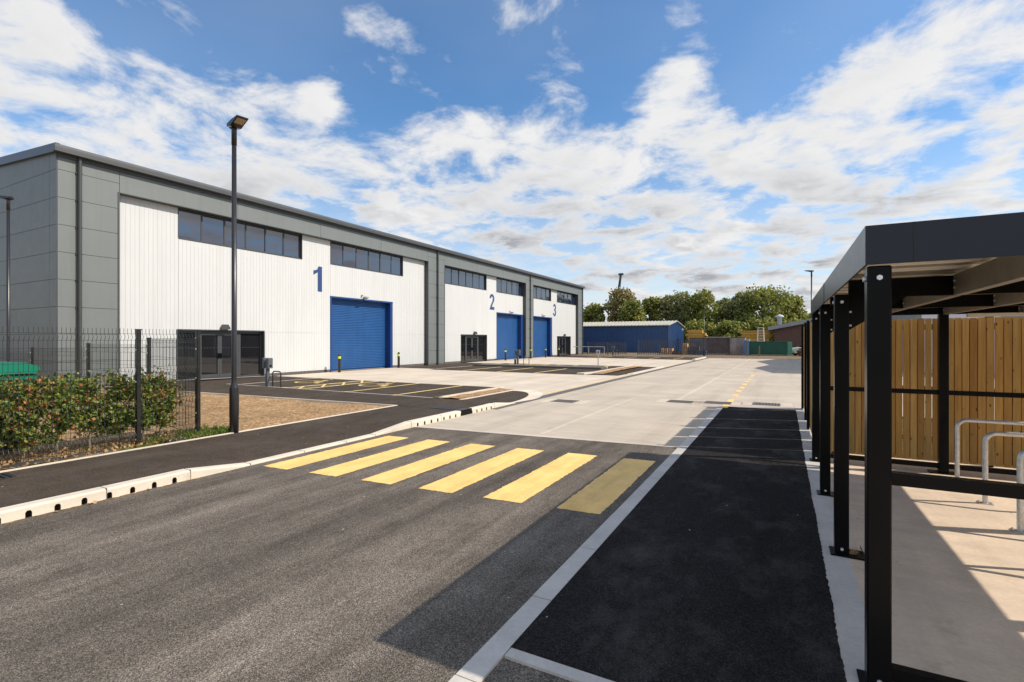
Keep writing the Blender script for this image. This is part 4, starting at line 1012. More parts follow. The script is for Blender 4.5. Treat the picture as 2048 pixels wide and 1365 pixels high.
# ------------------------------------------------------------------ cycle shelter
def shelter():
    x0, x1, y0, y1, zb_, zt = 0.36, 3.5, 3.03, 8.62, 2.125, 2.318
    t = thing('cycle_shelter', 'open black steel cycle shelter with flat roof on square posts', 'shelter', (1.9, 5.8, 0.008))
    f = MB()
    f.box(x0, y0, zb_, x0 + 0.012, y1, zt); f.box(x0 + 0.012, y0, zb_, x1 - 0.012, y0 + 0.012, zt); f.box(x1 - 0.012, y0, zb_, x1, y1, zt); f.box(x0 + 0.012, y1 - 0.012, zb_, x1 - 0.012, y1, zt)
    f.box(x0 + 0.012, y0 + 0.012, zt - 0.012, x1 - 0.012, y0 + 0.12, zt); f.box(x0 + 0.012, y0 + 0.12, zt - 0.012, x0 + 0.12, y1 - 0.012, zt)
    f.build('roof_fascia', 'fascia', t)
    j = MB(); j.box(x0 - 0.003, 5.88, zb_ - 0.002, x0, 5.9, zt + 0.003); j.build('fascia_joint', 'backing', t); j = MB(); j.box(x0 + 0.19, y0 - 0.0025, zb_, x0 + 0.194, y0, zt); j.build('fascia_joint', 'backing', t)
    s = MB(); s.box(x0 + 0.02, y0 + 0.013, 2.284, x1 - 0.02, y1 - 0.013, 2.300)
    sh_ = s.build('roof_sheet', paint('shaded roof pan', (0.30, 0.26, 0.205), 0.5, 0, 0.15, 3), t)  # dark pan colour paints in the shade between the ribs
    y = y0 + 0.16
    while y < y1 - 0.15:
        s = MB(); s.prism([(y - 0.032, 2.2835), (y - 0.026, 2.264), (y + 0.026, 2.264), (y + 0.032, 2.2835)], 'x', x0 + 0.02, x1 - 0.02); s.build('sheet_rib', 'soffit', sh_); y += 0.37  # pale rib colour paints in light along each rib
    ys = [3.10, 4.90, 6.70, 8.48]
    for i, y in enumerate(ys):
        p = MB(); p.cbox(0.37, y - 0.05, 0.008, 0.47, y + 0.05, 2.12, 0.006)
        o = p.build('post', 'black', t)
        b = MB(); b.box(0.34, y - 0.09, 0.009, 0.58, y + 0.09, 0.022); b.build('base_plate', 'black', o)
        bl = [((0.42, y - 0.05, 2.06), (0.42, y - 0.060, 2.06), 0.0135), ((0.37, y, 2.06), (0.358, y, 2.06), 0.014), ((0.42, y - 0.05, 0.06), (0.42, y - 0.06, 0.06), 0.012)]
        if i: bl += [((0.47, y - 0.02, z), (0.488, y - 0.02, z), 0.009) for z in (1.98, 1.87)]
        for pa, pb, br_ in bl: h = MB(); h.tube([pa, pb], br_, 6, True, False); h.build('bolt', 'bolt', o)
        q = MB(); q.cbox(x1 - 0.11, y - 0.05, 0.008, x1 - 0.01, y + 0.05, 2.12, 0.006); q.build('post', 'black', t)
        m = MB(); m.box(0.47, y - 0.035, 2.09 if i else 2.14, x1 - 0.11, y + 0.035, 2.235); m.build('roof_beam', 'black', t)
        gs = MB(); gs.prism([(0.47, 1.83), (0.47, 2.09), (0.85, 2.09)], 'y', y + 0.0, y + 0.012)
        if 0 < i < 3: gs.build('gusset_plate', 'black', t)
    for x in (1.12, 1.84, 2.56):
        for a, b in zip(ys[:-1], ys[1:]):
            m = MB(); m.box(x, a + 0.037, 2.085, x + 0.006, b - 0.037, 2.24); m.box(x + 0.006, a + 0.037, 2.085, x + 0.06, b - 0.037, 2.091); m.box(x + 0.006, a + 0.037, 2.234, x + 0.06, b - 0.037, 2.24)
            o = m.build('purlin', 'purlin', t)
            for z in (2.14, 2.19): h = MB(); h.box(x - 0.01, b - 0.085, z - 0.008, x, b - 0.068, z + 0.008); h.build('bolt', 'bolt', o)
    e = MB(); e.cbox(1.80, 8.44, 0.008, 1.90, 8.54, 2.09, 0.006); o = e.build('end_post', 'black', t)
    b = MB(); b.box(1.70, 8.40, 0.009, 2.0, 8.58, 0.022); b.build('base_plate', 'black', o)
    for yy_, nm in ((3.10, 'near'), (8.50, 'far')):
        for z in (1.065, 0.10):
            for a, b in (((0.47, 1.8), (1.9, x1 - 0.11)) if nm == 'far' else ((0.47, x1 - 0.11),)):
                r = MB(); r.box(a, yy_ - 0.028, z - 0.03, b, yy_ + 0.028, z + 0.03); r.build('rail', 'black', t)
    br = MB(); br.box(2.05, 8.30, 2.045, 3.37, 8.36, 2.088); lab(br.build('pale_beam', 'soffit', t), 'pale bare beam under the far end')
    return t
shelter()
def stand(y):
    t = thing('bike_stand', '', 'bike stand', (1.9, y, 0.008), 'galvanised cycle hoops')
    r = 0.024; x0, x1, h = 1.9, 2.72, 0.765; c = 0.1
    pts = [(x0, y, 0.01), (x0, y, h - c)] + [(x0 + c - c * math.cos(R(a)), y, h - c + c * math.sin(R(a))) for a in (20, 40, 60, 80)] + [(x0 + c, y, h), (x1 - c, y, h)] + [(x1 - c + c * math.sin(R(a)), y, h - c + c * math.cos(R(a))) for a in (20, 40, 60, 80)] + [(x1, y, h - c), (x1, y, 0.01)]
    m = MB(); m.tube(pts, r, 12); m.build('hoop', 'galv', t)
    for x in (x0, x1):
        p = MB(); p.box(x - 0.06, y - 0.05, 0.009, x + 0.06, y + 0.05, 0.016)
        for dx, dy in ((-.045, .03), (.045, -.03)): p.tube([(x + dx, y + dy, 0.016), (x + dx, y + dy, 0.03)], 0.008, 6)
        p.build('foot_plate', 'galv', t)
    return t
LB = ['galvanised hoop stand farthest back, nearest the timber fence', 'galvanised hoop stand second from the timber fence', 'galvanised hoop stand third from the timber fence at the picture edge',
      'galvanised hoop stand fourth from the timber fence, seen by its shadow', 'galvanised hoop stand nearest the camera, seen by its shadow']
s0 = stand(8.1); s0['label'] = LB[0]
for y, l in zip((7.12, 6.22, 5.3, 4.38), LB[1:]):
    c = copy_tree(s0); c.location.y = y; c['label'] = l
# leaves caught at a post foot
mb = MB(); rnd = random.Random(4)
leaf_cloud(mb, [(0.52 + rnd.uniform(-.04, .1), 4.93 + rnd.uniform(-.06, .09), 0.032 + rnd.uniform(0, .012)) for k in range(9)], 0.06, rnd)
tag(mb.build('fallen_leaves', 'litter', recalc=False), 'few brown dry leaves caught at a shelter post foot', 'leaves', None, 'stuff')

# ------------------------------------------------------------------ timber fences
def timber(name_label, segs, along, fixed, h, posts, loc, z0=0.04):
    t = thing('timber_fence', name_label, 'fence', loc)
    rnd = random.Random(len(segs) + 17)
    for a, b in segs:
        m = MB(); s = a
        while s < b - 0.03:
            w = min(rnd.uniform(.076, .09), b - s); dz = rnd.uniform(-.006, .006); g = 0.008 + (0.004 if rnd.random() < .3 else 0)
            o = rnd.uniform(0, .004)
            if along == 'x': m.box(s + g / 2, fixed + o, z0 + dz, s + w - g / 2, fixed + 0.02 + o, h + dz)
            else: m.box(fixed + o, s + g / 2, z0 + dz, fixed + 0.02 + o, s + w - g / 2, h + dz)
            if rnd.random() < .8:
                if along == 'x': m.box(s + w - .02, fixed + 0.0245, z0 + .02, s + w + .02, fixed + 0.0255, h - .02)
                else: m.box(fixed + 0.0245, s + w - .02, z0 + .02, fixed + 0.0255, min(b, s + w + .02), h - .02)
            s += w
        m.build('board_panel', 'timber', t)
        r = MB()
        for z in (0.35, 1.05, h - 0.12):
            if along == 'x': r.box(a, fixed + 0.026, z - 0.04, b, fixed + 0.065, z + 0.04)
            else: r.box(fixed + 0.026, a, z - 0.04, fixed + 0.065, b, z + 0.04)
        r.build('back_rail', 'timber', t)
    for p in posts:
        q = MB()
        if along == 'x': q.cbox(p - 0.04, fixed + 0.066, 0.0, p + 0.04, fixed + 0.14, h + 0.04)
        else: q.cbox(fixed - 0.05, p - 0.035, 0.0, fixed - 0.001, p + 0.035, h + 0.06)
        q.build('post', 'black', t)
timber('honey coloured close boarded fence across the end of the shelter', [(0.62, 9.0)], 'x', 9.12, 2.06, [0.7, 2.5, 4.3, 6.1, 7.9], (4.6, 9.15, 0))
timber('boarded fence with black posts running away beside the road', [(9.24, 10.15), (10.24, 11.21), (11.31, 12.50), (12.60, 14.28), (14.39, 14.9)], 'y', 0.46, 2.08, [9.32, 11.45, 12.72, 14.8], (0.47, 12.0, 0))

# ------------------------------------------------------------------ bollards, chargers, small yard furniture
def bollard():
    t = thing('bollard', '', 'bollard', (0, 0, 0), 'black bollards beside the shutters')
    m = MB(); m.lathe([(0.075, 0.0), (0.075, 0.92), (0.065, 0.97), (0.04, 0.995), (0.0, 1.0)], 0, 0, 16); m.build('bollard_post', 'lampblack', t)
    b = MB(); b.lathe([(0.078, 0.74), (0.079, 0.745), (0.079, 0.865), (0.078, 0.87)], 0, 0, 16); b.build('reflective_band', 'hivis', t)
    return t
b0 = bollard()
for i, (x, y, l) in enumerate(((-21.4, 19.75, 'black yellow-banded bollard left of the shutter under number 1'), (-21.55, 24.75, 'black yellow-banded bollard right of the shutter under number 1'),
                               (-21.3, 38.3, 'black yellow-banded bollard left of the shutter on unit 2'), (-21.3, 43.3, 'black yellow-banded bollard right of the shutter on unit 2'),
                               (-21.3, 46.7, 'black yellow-banded bollard left of the shutter on unit 3'), (-21.5, 50.6, 'black yellow-banded bollard right of the shutter on unit 3'))):
    o = b0 if i == 0 else copy_tree(b0)
    o.location = (x, y, 0); o['label'] = l
mb = MB(); mb.lathe([(0.07, 0.0), (0.07, 0.42), (0.05, 0.45), (0.0, 0.46)], -16.25, 30.6, 12); tag(mb.build('short_bollard', 'lampblack'), 'short plain black bollard beside the middle charger', 'bollard')
def charger():
    t = thing('charging_post', '', 'charger', (0, 0, 0), 'grey vehicle charging posts')
    m = MB(); m.cbox(-0.055, -0.055, 0, 0.055, 0.055, 1.02); m.box(-0.1, -0.1, 0, 0.1, 0.1, 0.012); m.build('stem', 'chargergrey', t)
    for s in (-1, 1):
        b = MB(); b.cbox(s * 0.06 - (0.0 if s > 0 else 0.12), -0.10, 0.70, s * 0.06 + (0.12 if s > 0 else 0.0), 0.10, 1.08, 0.02); o = b.build('charge_unit', 'chargergrey', t)
        k = MB(); k.tube([(s * 0.18, -0.01, 0.80), (s * 0.205, -0.01, 0.79)], 0.035, 10); k.build('socket', 'black', o)
    return t
c0 = charger()
for i, (x, y, l) in enumerate(((-16.55, 11.9, 'grey charging post by the near bays, in front of the first entrance'), (-16.0, 30.5, 'charging post on the raised strip of the middle bays'), (-16.9, 55.3, 'far charging post in front of the palisade fence'))):
    o = c0 if i == 0 else copy_tree(c0)
    o.location = (x, y, 0.03); o['label'] = l
def hoop():
    t = thing('hoop_barrier', '', 'barrier', (0, 0, 0), 'small black hoops guarding the chargers')
    w, h, c = 0.44, 0.60, 0.09
    pts = [(0, 0, 0), (0, 0, h - c)] + [(c - c * math.cos(R(a)), 0, h - c + c * math.sin(R(a))) for a in (25, 50, 75)] + [(c, 0, h), (w - c, 0, h)] + [(w - c + c * math.sin(R(a)), 0, h - c + c * math.cos(R(a))) for a in (25, 50, 75)] + [(w, 0, h - c), (w, 0, 0)]
    m = MB(); m.tube(pts, 0.022, 10); m.build('hoop', 'lampblack', t); return t
h0 = hoop()
for i, (x, y, l) in enumerate(((-16.42, 12.02, 'small black hoop beside the nearest charging post'), (-15.6, 30.6, 'small black hoop beside the middle charging post'), (-16.6, 55.4, 'small dark hoop beside the far charging post'))):
    o = h0 if i == 0 else copy_tree(h0)
    o.location = (x, y, 0.02); o['label'] = l; o.rotation_euler.z = R(0 if i == 0 else 60)
t = thing('parking_sign', 'small white square parking sign on a slim grey post', 'sign', (-10.0, 29.7, 0.0))
m = MB(); m.tube([(-10, 29.7, 0), (-10, 29.7, 1.1)], 0.028, 10); m.build('sign_post', 'galv', t)
m = MB(); m.box(-10.12, 29.655, 0.90, -9.88, 29.67, 1.15); pl = m.build('sign_plate', 'signwhite', t)
m = MB(); m.box(-10.085, 29.649, 0.94, -9.915, 29.6535, 1.11); sq = m.build('sign_symbol', 'chargergrey', pl)
vs, fs = text_mb('P', 0.15, 0.004); m = MB(); m.add([(-10.047 + v[0], 29.6465, 0.972 + v[1]) for v in vs], fs); m.build('sign_letter', 'signwhite', pl, recalc=False)
def grate():
    t = thing('drain_grate', '', 'drain grate', (0, 0, 0), 'iron drain grates in the concrete road')
    f = MB(); f.box(-0.34, -0.30, -0.02, 0.34, -0.26, 0.012); f.box(-0.34, 0.26, -0.02, 0.34, 0.30, 0.012); f.box(-0.34, -0.26, -0.02, -0.30, 0.26, 0.012); f.box(0.30, -0.26, -0.02, 0.34, 0.26, 0.012)
    for k in range(8): f.box(-0.30 + 0.005 + k * 0.076, -0.26, 0.004, -0.30 + 0.048 + k * 0.076, 0.26, 0.011)
    f.box(-0.30, -0.02, 0.004, 0.30, 0.02, 0.0105)
    f.build('grate_bars', 'channel', t)
    p = MB(); p.add([(-0.32, -0.28, 0.0015), (0.32, -0.28, 0.0015), (0.32, 0.28, 0.0015), (-0.32, 0.28, 0.0015)], [(0, 1, 2, 3)]); p.build('pit', 'backing', t, recalc=False)
    s = MB(); s.box(-0.62, -0.45, -0.02, -0.34, 0.45, 0.005); s.box(0.34, -0.45, -0.02, 0.62, 0.45, 0.005); s.box(-0.34, -0.45, -0.02, 0.34, -0.30, 0.005); s.box(-0.34, 0.30, -0.02, 0.34, 0.45, 0.005); s.build('concrete_surround', 'joint', t)
    return t
g0 = grate()
for i, (x, y, l) in enumerate(((-5.5, 13.4, 'drain grate alone on the left of the concrete road'), (-2.57, 14.85, 'drain grate just left of the middle of the concrete road'), (-1.6, 15.05, 'drain grate touching the yellow dashes'), (-0.4, 15.36, 'drain grate beside the black tarmac strip on the right'))):
    o = g0 if i == 0 else copy_tree(g0)
    o.location = (x, y, 0.0); o['label'] = l
mb = MB()
for k in range(7): mb.box(-8.42, 2.08 + k * 0.06, 0.1, -8.08, 2.12 + k * 0.06, 0.128)
tag(mb.build('footpath_grate', 'fabric'), 'small dark metal cover set in the footpath at the left', 'drain cover')
t = thing('trolley_rail', 'grey galvanised hoop rail beside the far corner of the building', 'rail', (-20, 56, 0))
m = MB(); m.tube([(-21.6, 55.2, 1.0), (-18.0, 55.6, 1.0)], 0.04, 8); m.build('top_bar', 'galv', t)
for x in (-19.8, -18.0): m = MB(); m.tube([(x, 55.2 + (x + 21.6) * .11, 0.0), (x, 55.2 + (x + 21.6) * .11, 1.0)], 0.04, 8); m.build('leg', 'galv', t)

# ------------------------------------------------------------------ far palisade and yard beyond
def palisade(label, a, b, h, step, loc, posts):
    t = thing('palisade_fence', label, 'fence', loc); a = Vector(a); b = Vector(b); L_ = (b - a).length; d = (b - a) / L_
    n = int(L_ / posts)
    for k in range(n):
        m = MB(); s = k * posts
        while s < min(L_, (k + 1) * posts) - 0.01:
            c = a + d * s
            m.prism([(c.x - 0.045, 0.05), (c.x + 0.045, 0.05), (c.x + 0.045, h - 0.07), (c.x + 0.012, h), (c.x - 0.012, h), (c.x - 0.045, h - 0.07)], 'y', c.y - 0.008, c.y + 0.008); s += step
        p = a + d * (k * posts); q = a + d * min(L_, (k + 1) * posts)
        for z in (0.35, h - 0.35): m.tube([(p.x, p.y + 0.03, z), (q.x, q.y + 0.03, z)], 0.03, 4, True, False)
        m.build('pale_panel', 'palisade', t)
        m = MB(); m.box(p.x - 0.05, p.y + 0.06, 0, p.x + 0.05, p.y + 0.14, h - 0.05); m.build('post', 'palisade', t)
palisade('lower dark palisade fence running from the building corner', (-21.7, 60.3), (-15.6, 60.8), 1.55, 0.21, (-18.5, 60.5, 0), 2.5)
palisade('taller dark palisade fence in front of the blue shed and yard', (-15.5, 60.9), (-3.7, 62.0), 1.82, 0.21, (-10, 61.5, 0), 2.5)
mb = MB(); mb.cbox(-3.62, 61.9, 0, -3.46, 62.06, 1.75); tag(mb.build('gate_post', 'bark'), 'pale weathered post at the end of the palisade fence', 'post')
mb = MB(); mb.cbox(-2.36, 61.6, 0, -2.24, 61.72, 1.1); mb.box(-2.39, 61.58, 0.9, -2.21, 61.74, 0.94); tag(mb.build('marker_post', 'bark'), 'short pale wooden post in front of the green container', 'post')
# blue shed
sx0, sx1, sy0, sy1, se, sr = -40.0, -14.1, 71.9, 84.4, 3.82, 4.55
t = thing('blue_shed', 'long blue corrugated steel shed with pale low pitched roof', 'shed', ((sx0 + sx1) / 2, (sy0 + sy1) / 2, 0))
m = MB(); m.prism([(sy0, 0), (sy1, 0), (sy1, se), ((sy0 + sy1) / 2, sr), (sy0, se)], 'x', sx0, sx1)
x = sx0
while x < sx1 - 0.1: m.box(x, sy0 - 0.045, 0.1, x + 0.12, sy0, se - 0.05); x += 0.5
y = sy0 + 0.2
while y < sy1 - 0.1:
    zz = se + (sr - se) * (1 - abs(y - (sy0 + sy1) / 2) / ((sy1 - sy0) / 2)); m.box(sx1, y, 0.1, sx1 + 0.045, y + 0.12, zz - 0.06); y += 0.5
m.build('wall', 'shedblue', t)
m = MB(); ym = (sy0 + sy1) / 2; xx = sx0 - .2; ov = 0.25
for s in (0, 1):
    ya = sy0 - ov if s == 0 else sy1 + ov
    m.add([(sx0 - .2, ya, se - .02), (sx1 + .2, ya, se - .02), (sx1 + .2, ym, sr + .04), (sx0 - .2, ym, sr + .04), (sx0 - .2, ya, se + .07), (sx1 + .2, ya, se + .07), (sx1 + .2, ym, sr + .13), (sx0 - .2, ym, sr + .13)],
          [(0, 1, 2, 3), (4, 5, 6, 7), (0, 1, 5, 4), (1, 2, 6, 5), (0, 3, 7, 4)])
while xx < sx1 + .1:
    m.add([(xx, sy0 - ov, se + .07), (xx + .14, sy0 - ov, se + .07), (xx + .14, ym, sr + .13), (xx, ym, sr + .13), (xx, sy0 - ov, se + .13), (xx + .14, sy0 - ov, se + .13), (xx + .14, ym, sr + .19), (xx, ym, sr + .19)],
          [(4, 5, 6, 7), (0, 1, 5, 4), (1, 2, 6, 5), (0, 3, 7, 4)]); xx += .5
m.build('roof', 'shedroof', t, recalc=False)
m = MB(); m.box(sx1 - .06, sy0 - .06, 0, sx1 + .06, sy0 + .06, se); m.build('corner_trim', 'trim', t)
m = MB(); m.box(sx1 + .046, sy1 - 2.2, 3.3, sx1 + .25, sy1 - 1.9, 3.6); m.build('security_lamp', 'signwhite', t)
# weathered container row behind the palisade
def container(label, x0, x1, y0, d, h, mat, roofmat, name='container', step=0.28):
    t = thing(name, label, 'container', ((x0 + x1) / 2, y0 + d / 2, 0))
    m = MB(); m.box(x0, y0, 0.1, x1, y0 + d, h); x = x0 + 0.1
    while x < x1 - 0.2: m.box(x, y0 - 0.035, 0.25, x + step / 2, y0, h - 0.14); x += step
    m.build('container_wall', mat, t)
    m = MB(); m.box(x0 - .04, y0 - .06, h, x1 + .04, y0 + d + .04, h + .07); m.build('top_rail', roofmat, t)
    m = MB(); 
    for x in (x0, x1): m.box(x - .06, y0 - .05, 0, x + .06, y0 + .05, h)
    m.build('corner_post', mat, t)
    return t
container('dark weathered container just right of the blue shed', -10.4, -8.35, 66.5, 2.4, 2.0, 'rust', 'trim')
container('rusty brown container in the middle behind the palisade fence', -8.25, -5.75, 66.4, 2.4, 2.1, paint('rusty brown sheeting', (0.13, 0.085, 0.07), 0.8, 0.1, 0.4, 1.1), 'farwhite')
container('pale scuffed container nearest the palisade gate post', -5.65, -4.05, 66.5, 2.4, 2.08, paint('scuffed pale sheeting', (0.36, 0.30, 0.28), 0.75, 0.0, 0.4, 1.3), 'trim')
container('dark green shipping container with end coloured as sunlit beyond the road', -3.4, 0.36, 64.3, 2.4, 1.55, 'conteiner', 'conteiner')
container('narrow pale blue container between palisade and green container', -3.98, -3.5, 64.2, 2.4, 1.75, 'paleblue', 'farwhite', 'container', 0.2)
m = MB(); m.box(0.46, 64.28, 0.1, 0.52, 66.6, 1.6); m.box(0.52, 64.28, 0.1, 0.9, 64.34, 1.6)
tag(m.build('container_door', paint('sunlit green door paint', (0.10, 0.30, 0.22), 0.5)), 'green door panel at the container end, coloured as sunlit', 'door')  # sunlight on the container end is put into this paler green
def stack(label, x0, x1, y, z0, z1, loc):
    t = thing('timber_stack', label, 'timber stack', loc); rnd = random.Random(int(x0 * 7))
    m = MB(); z = z0
    while z < z1:
        a = x0 + rnd.uniform(0, .6); b = x1 - rnd.uniform(0, .7)
        for k in range(3): m.box(a + rnd.uniform(0, .2), y + k * .42, z, b, y + k * .42 + .38, z + .14)
        z += 0.16
    m.build('planks', 'stackwood', t)
    m = MB()
    for f in (.15, .5, .85): m.box(x0 + (x1 - x0) * f, y, 0, x0 + (x1 - x0) * f + .12, y + 1.2, z0 - .002)
    m.build('bearer', 'darkbark', t)
stack('stack of golden sawn timber right of the blue shed', -13.2, -9.9, 79.0, 1.4, 3.25, (-11, 79.6, 0))
stack('long stack of golden timber behind the green container', -5.5, -1.2, 76.0, 1.5, 2.95, (-2, 76.6, 0))
t = thing('step_ladder', 'tall pale aluminium step ladder standing among the containers', 'ladder', (-2.4, 68.6, 0))
m = MB()
for s in (-1, 1): m.tube([(-2.4 + s * .42, 68.3, 0), (-2.4 + s * .3, 68.6, 3.3)], .05, 6); m.tube([(-2.4 + s * .42, 69.6, 0), (-2.4 + s * .3, 68.7, 3.3)], .04, 6)
m.build('stile', 'signwhite', t)
m = MB()
for k in range(10): z = .3 + k * .33; m.box(-2.8 + z * .035, 68.28 + z * .09, z, -2.0 - z * .035, 68.36 + z * .09, z + .05)
m.box(-2.72, 68.5, 3.28, -2.08, 68.9, 3.34); m.build('tread', 'signwhite', t)
# brick building with low grey roof
t = thing('brick_building', 'dark brick building with shallow grey roof behind the timber fence', 'building', (9, 76, 0))
m = MB(); m.prism([(-1.0, 0), (14, 0), (14, 6.4), (-1.0, 3.4)], 'y', 72, 80); m.build('wall', 'brick', t)
m = MB(); m.prism([(-1.7, 3.0), (14.3, 6.2), (14.3, 6.7), (-1.7, 3.45)], 'y', 71.4, 80.5); rf_ = m.build('roof', 'roofsheet', t)
m = MB(); m.lathe([(.28, 3.8), (.28, 4.75), (.5, 4.78), (.5, 4.95), (.1, 5.15)], -0.4, 75, 12); m.build('roof_vent', 'farwhite', rf_)
# parked cars
def car(label, x, y, mat, ang):
    t = thing('parked_car', label, 'car', (x, y, 0), 'cars parked beyond the green container')
    prof = [(-2.0, .28), (2.0, .28), (2.08, .55), (1.98, .82), (1.1, .95), (.45, 1.42), (-1.0, 1.46), (-1.75, 1.02), (-2.08, .9), (-2.1, .5)]
    def place(mb_): mb_.v = [(x + v[0] * math.cos(ang) - v[1] * math.sin(ang), y + v[0] * math.sin(ang) + v[1] * math.cos(ang), v[2]) for v in mb_.v]; return mb_
    m = MB(); m.prism(prof, 'y', -.86, .86); place(m).build('body', mat, t)
    for s in (-1, 1):
        m = MB(); m.prism([(1.0, .96), (.42, 1.36), (-.98, 1.4), (-1.55, 1.0)], 'y', s * .862, s * .868); place(m).build('side_window', 'doorglass', t)
    m = MB(); m.add([(1.08, -.75, .985), (1.08, .75, .985), (.5, .7, 1.405), (.5, -.7, 1.405)], [(0, 1, 2, 3)]); place(m).build('windscreen', 'doorglass', t, recalc=False)
    for wx in (-1.3, 1.3):
        for s in (-1, 1):
            m = MB(); m.tube([(wx, s * .7, .31), (wx, s * .89, .31)], .31, 16); w = place(m).build('wheel', 'rubber', t)
            m = MB(); m.tube([(wx, s * .885, .31), (wx, s * .9, .31)], .19, 12); place(m).build('rim', 'galv', w)
    for s in (-1, 1):
        m = MB(); m.box(1.97, s * .6 - .16, .66, 2.07, s * .6 + .16, .8); place(m).build('headlight', 'signwhite', t)
car('white hatchback parked beyond the end of the green container', 2.75, 67.0, 'carwhite', R(200))
car('dark red car parked beside the white hatchback', 3.6, 64.6, 'carred', R(200))
# pallets and crates in front of the blue shed
def crate(name, label, x, y, z, w, d, h, mat):
    t = thing(name, label, name.replace('_', ' '), (x, y, z), 'yard clutter by the blue shed')
    m = MB(); n = max(2, int(h / .16))
    for k in range(n): m.box(x - w / 2, y - d / 2, z + k * h / n, x + w / 2, y - d / 2 + .03, z + (k + .75) * h / n); m.box(x - w / 2, y + d / 2 - .03, z + k * h / n, x + w / 2, y + d / 2, z + (k + .75) * h / n)
    m.build('slat', mat, t)
    m = MB()
    for sx in (-1, 0, 1): m.box(x + sx * (w / 2 - .05) - .04, y - d / 2 + .03, z, x + sx * (w / 2 - .05) + .04, y + d / 2 - .03, z + h)
    m.build('batten', mat, t)
crate('pallet_stack', 'low pallet stack at the lit corner of the blue shed', -12.6, 64, 0, 1.3, 1, .75, 'stackwood')
crate('pallet_stack', 'small reddish pallet stack beside the lit end of the shed', -11.5, 64.3, 0, 1.1, 1, .45, paint('red brown pallets', (.12, .03, .02), .8))
crate('wooden_crate', 'upright pale wooden crate among the pallets', -10.5, 64.2, 0, .6, .8, 1.35, 'stackwood')
crate('wooden_crate', 'dark crate piled with scrap right of the upright crate', -9.5, 64.4, 0, 1.3, 1, 1.0, 'darkbark')
crate('plastic_crate', 'low blue crate on the ground beside the scrap', -8.5, 63.6, 0, 1.0, .9, .5, 'farblue')
# crane boom far behind the trees
t = thing('crane_boom', 'dark telescopic crane boom sticking up behind the brownish tree', 'crane', (-36, 121, 0))
m = MB(); m.tube([(-37.2, 121, 1), (-35.4, 121, 14.5), (-34.95, 121, 17.9)], [.5, .38, .3], 4, True, False); m.build('boom', 'trim', t)
m = MB(); m.box(-35.5, 120.7, 17.7, -34.35, 121.3, 18.15); m.build('boom_head', 'trim', t)
m = MB(); m.box(-39, 119.5, 0, -35, 122.5, 2.2); m.build('crane_base', 'stackwood', t)

# twin-gabled works building on the right, seen over the fence and by its shadow
t = thing('works_building', 'grey twin gabled works building glimpsed over the timber fence', 'building', (16, 43, 0))
gp = [(32.4, 0), (55, 0), (55, 6.2), (48.9, 7.45), (42.6, 6.44), (37.7, 7.15), (32.4, 6.1)]
m = MB(); m.prism(gp, 'x', 6.0, 30); m.build('wall', 'farwall', t)
m = MB(); m.prism([(6.2, 0.1), (9.2, .1), (9.2, 5.9), (6.2, 5.9)], 'y', 32.36, 32.398); m.build('wall_panel', 'farwhite', t)
m = MB(); m.box(12.6, 32.36, .1, 14.6, 32.398, 5.5); m.build('blue_panel', 'farblue', t)
m = MB(); m.box(14.7, 32.36, .1, 29, 32.398, 5.8); m.build('wall_panel', 'farwhite', t)

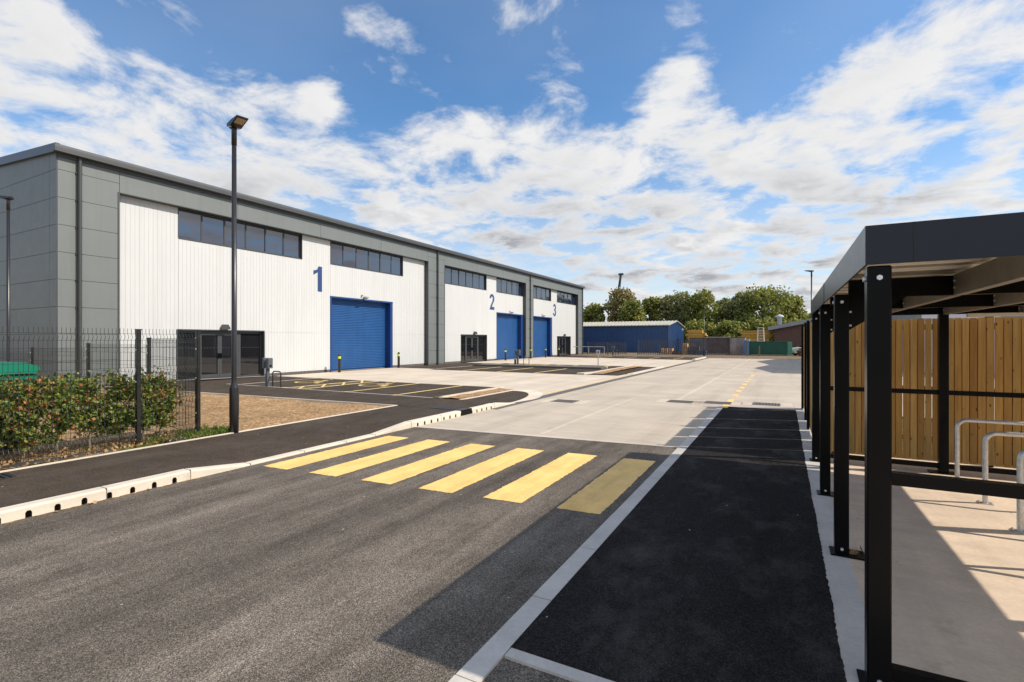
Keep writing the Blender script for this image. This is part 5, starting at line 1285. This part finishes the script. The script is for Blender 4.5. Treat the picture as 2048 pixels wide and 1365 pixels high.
# ------------------------------------------------------------------ trees
def tree(label, x, y, h, w, mat, seed, nleaf=5200, size=0.5, low=0.12, airy=0.0):
    rnd = random.Random(seed)
    t = thing('broadleaf_tree', label, 'tree', (x, y, 0), 'trees along the far boundary')
    tk = MB(); top = Vector((x + rnd.uniform(-.5, .5), y, h * .72))
    pts = [Vector((x, y, -.1)).lerp(top, q) + Vector((rnd.uniform(-.15, .15), rnd.uniform(-.15, .15), 0)) * (q > 0) for q in frange(0, 1, 5)]
    tk.tube(pts, [.035 * h * (1 - .8 * q) * .8 for q in frange(0, 1, 5)], 7)
    blobs = []; nb = 20
    for k in range(nb):
        zz = low + (1 - low) * (k + .5) / nb; env = math.sin(math.pi * min(1, max(.12, (zz - low * .6) / (1.06 - low * .6))) ** .8) ** .6
        a = k * 2.4 + rnd.uniform(-.5, .5); rr = w / 2 * env * rnd.uniform(.35, .8)
        c = Vector((x + math.cos(a) * rr, y + math.sin(a) * rr * .8, h * zz * rnd.uniform(.93, 1.02))); br = w * rnd.uniform(.15, .23)
        c.z = min(c.z, h - br * .95); blobs.append((c, br))
        b0 = Vector((x, y, 0)).lerp(top, min(.95, max(.2, zz * .85)))
        tk.tube([b0, b0.lerp(c, .5) + Vector((0, 0, -.2)), c], [.011 * h, .007 * h, .003 * h], 5, False)
    tk.build('trunk', 'darkbark', t)
    P = []; 
    for k in range(nleaf):
        c, br = blobs[rnd.randrange(nb)]
        d = Vector((rnd.gauss(0, 1), rnd.gauss(0, 1), rnd.gauss(0, .8))).normalized() * br * rnd.uniform(.25, 1.0) ** .5
        if rnd.random() < .08: d *= 1.35
        P.append(c + d)
    m = MB(); leaf_cloud(m, P, size, rnd, False); m.build('crown', mat, t, recalc=False)
T = [  # x, y, h, w, material, label
    (-32.8, 95, 9.0, 6.0, 'treegreen', 'small bright green tree beside the far corner of the units'),
    (-28.0, 97, 12.0, 8.0, 'treebrown', 'tall tree with browning upper leaves'),
    (-24.6, 93, 9.2, 6.0, 'treegreen', 'green tree in front of the browning tree'),
    (-22.6, 99, 10.2, 5.0, 'treegreen', 'narrow green tree right of the browning tree'),
    (-20.0, 100, 10.6, 5.5, 'treegrey', 'airy grey green tree above the shed roof ridge'),
    (-16.6, 98, 10.8, 6.5, 'treegrey', 'grey green tree over the lit shed end'),
    (-12.9, 97, 10.9, 7.5, 'treegreen', 'broad dark green tree behind the far lamp'),
    (-9.4, 101, 9.6, 6.0, 'treegrey', 'pale grey green tree right of the far lamp'),
    (-6.6, 98, 10.4, 6.0, 'treegrey', 'tall grey green tree left of the big round tree'),
    (-2.8, 96, 11.1, 9.0, 'treegreen', 'largest rounded green tree behind the timber stack'),
    (1.0, 100, 9.6, 6.5, 'treegreen', 'green tree sloping down behind the brick building'),
    (3.8, 104, 6.6, 6.0, 'treegreen', 'low green tree at the right end of the tree line'),
    (-35.5, 99, 7.6, 5.5, 'treegreen', 'green tree mostly hidden behind the units'),
]
for i, (x, y, h, w, mt, l) in enumerate(T):
    tree(l, x, y, h, w, mt, 40 + i, 3000 if 'airy' in l else 5600, 0.46, 0.16 if 'airy' not in l else 0.3)
for i, (x, y, h, w, l) in enumerate(((-26, 90, 4.6, 7, 'low bushy tree under the browning tree'), (-12.5, 91, 5.2, 7, 'dark bushy tree right of the blue shed'), (-7.5, 90, 5.0, 7, 'dark bushy tree behind the grey containers'), (-3, 91, 5.4, 7, 'dark bushy tree behind the ladder'), (1.5, 92, 5.2, 7, 'dark bushy tree left of the brick building'))):
    tree(l, x, y, h, w, 'treegreen', 80 + i, 3600, 0.5, 0.05)
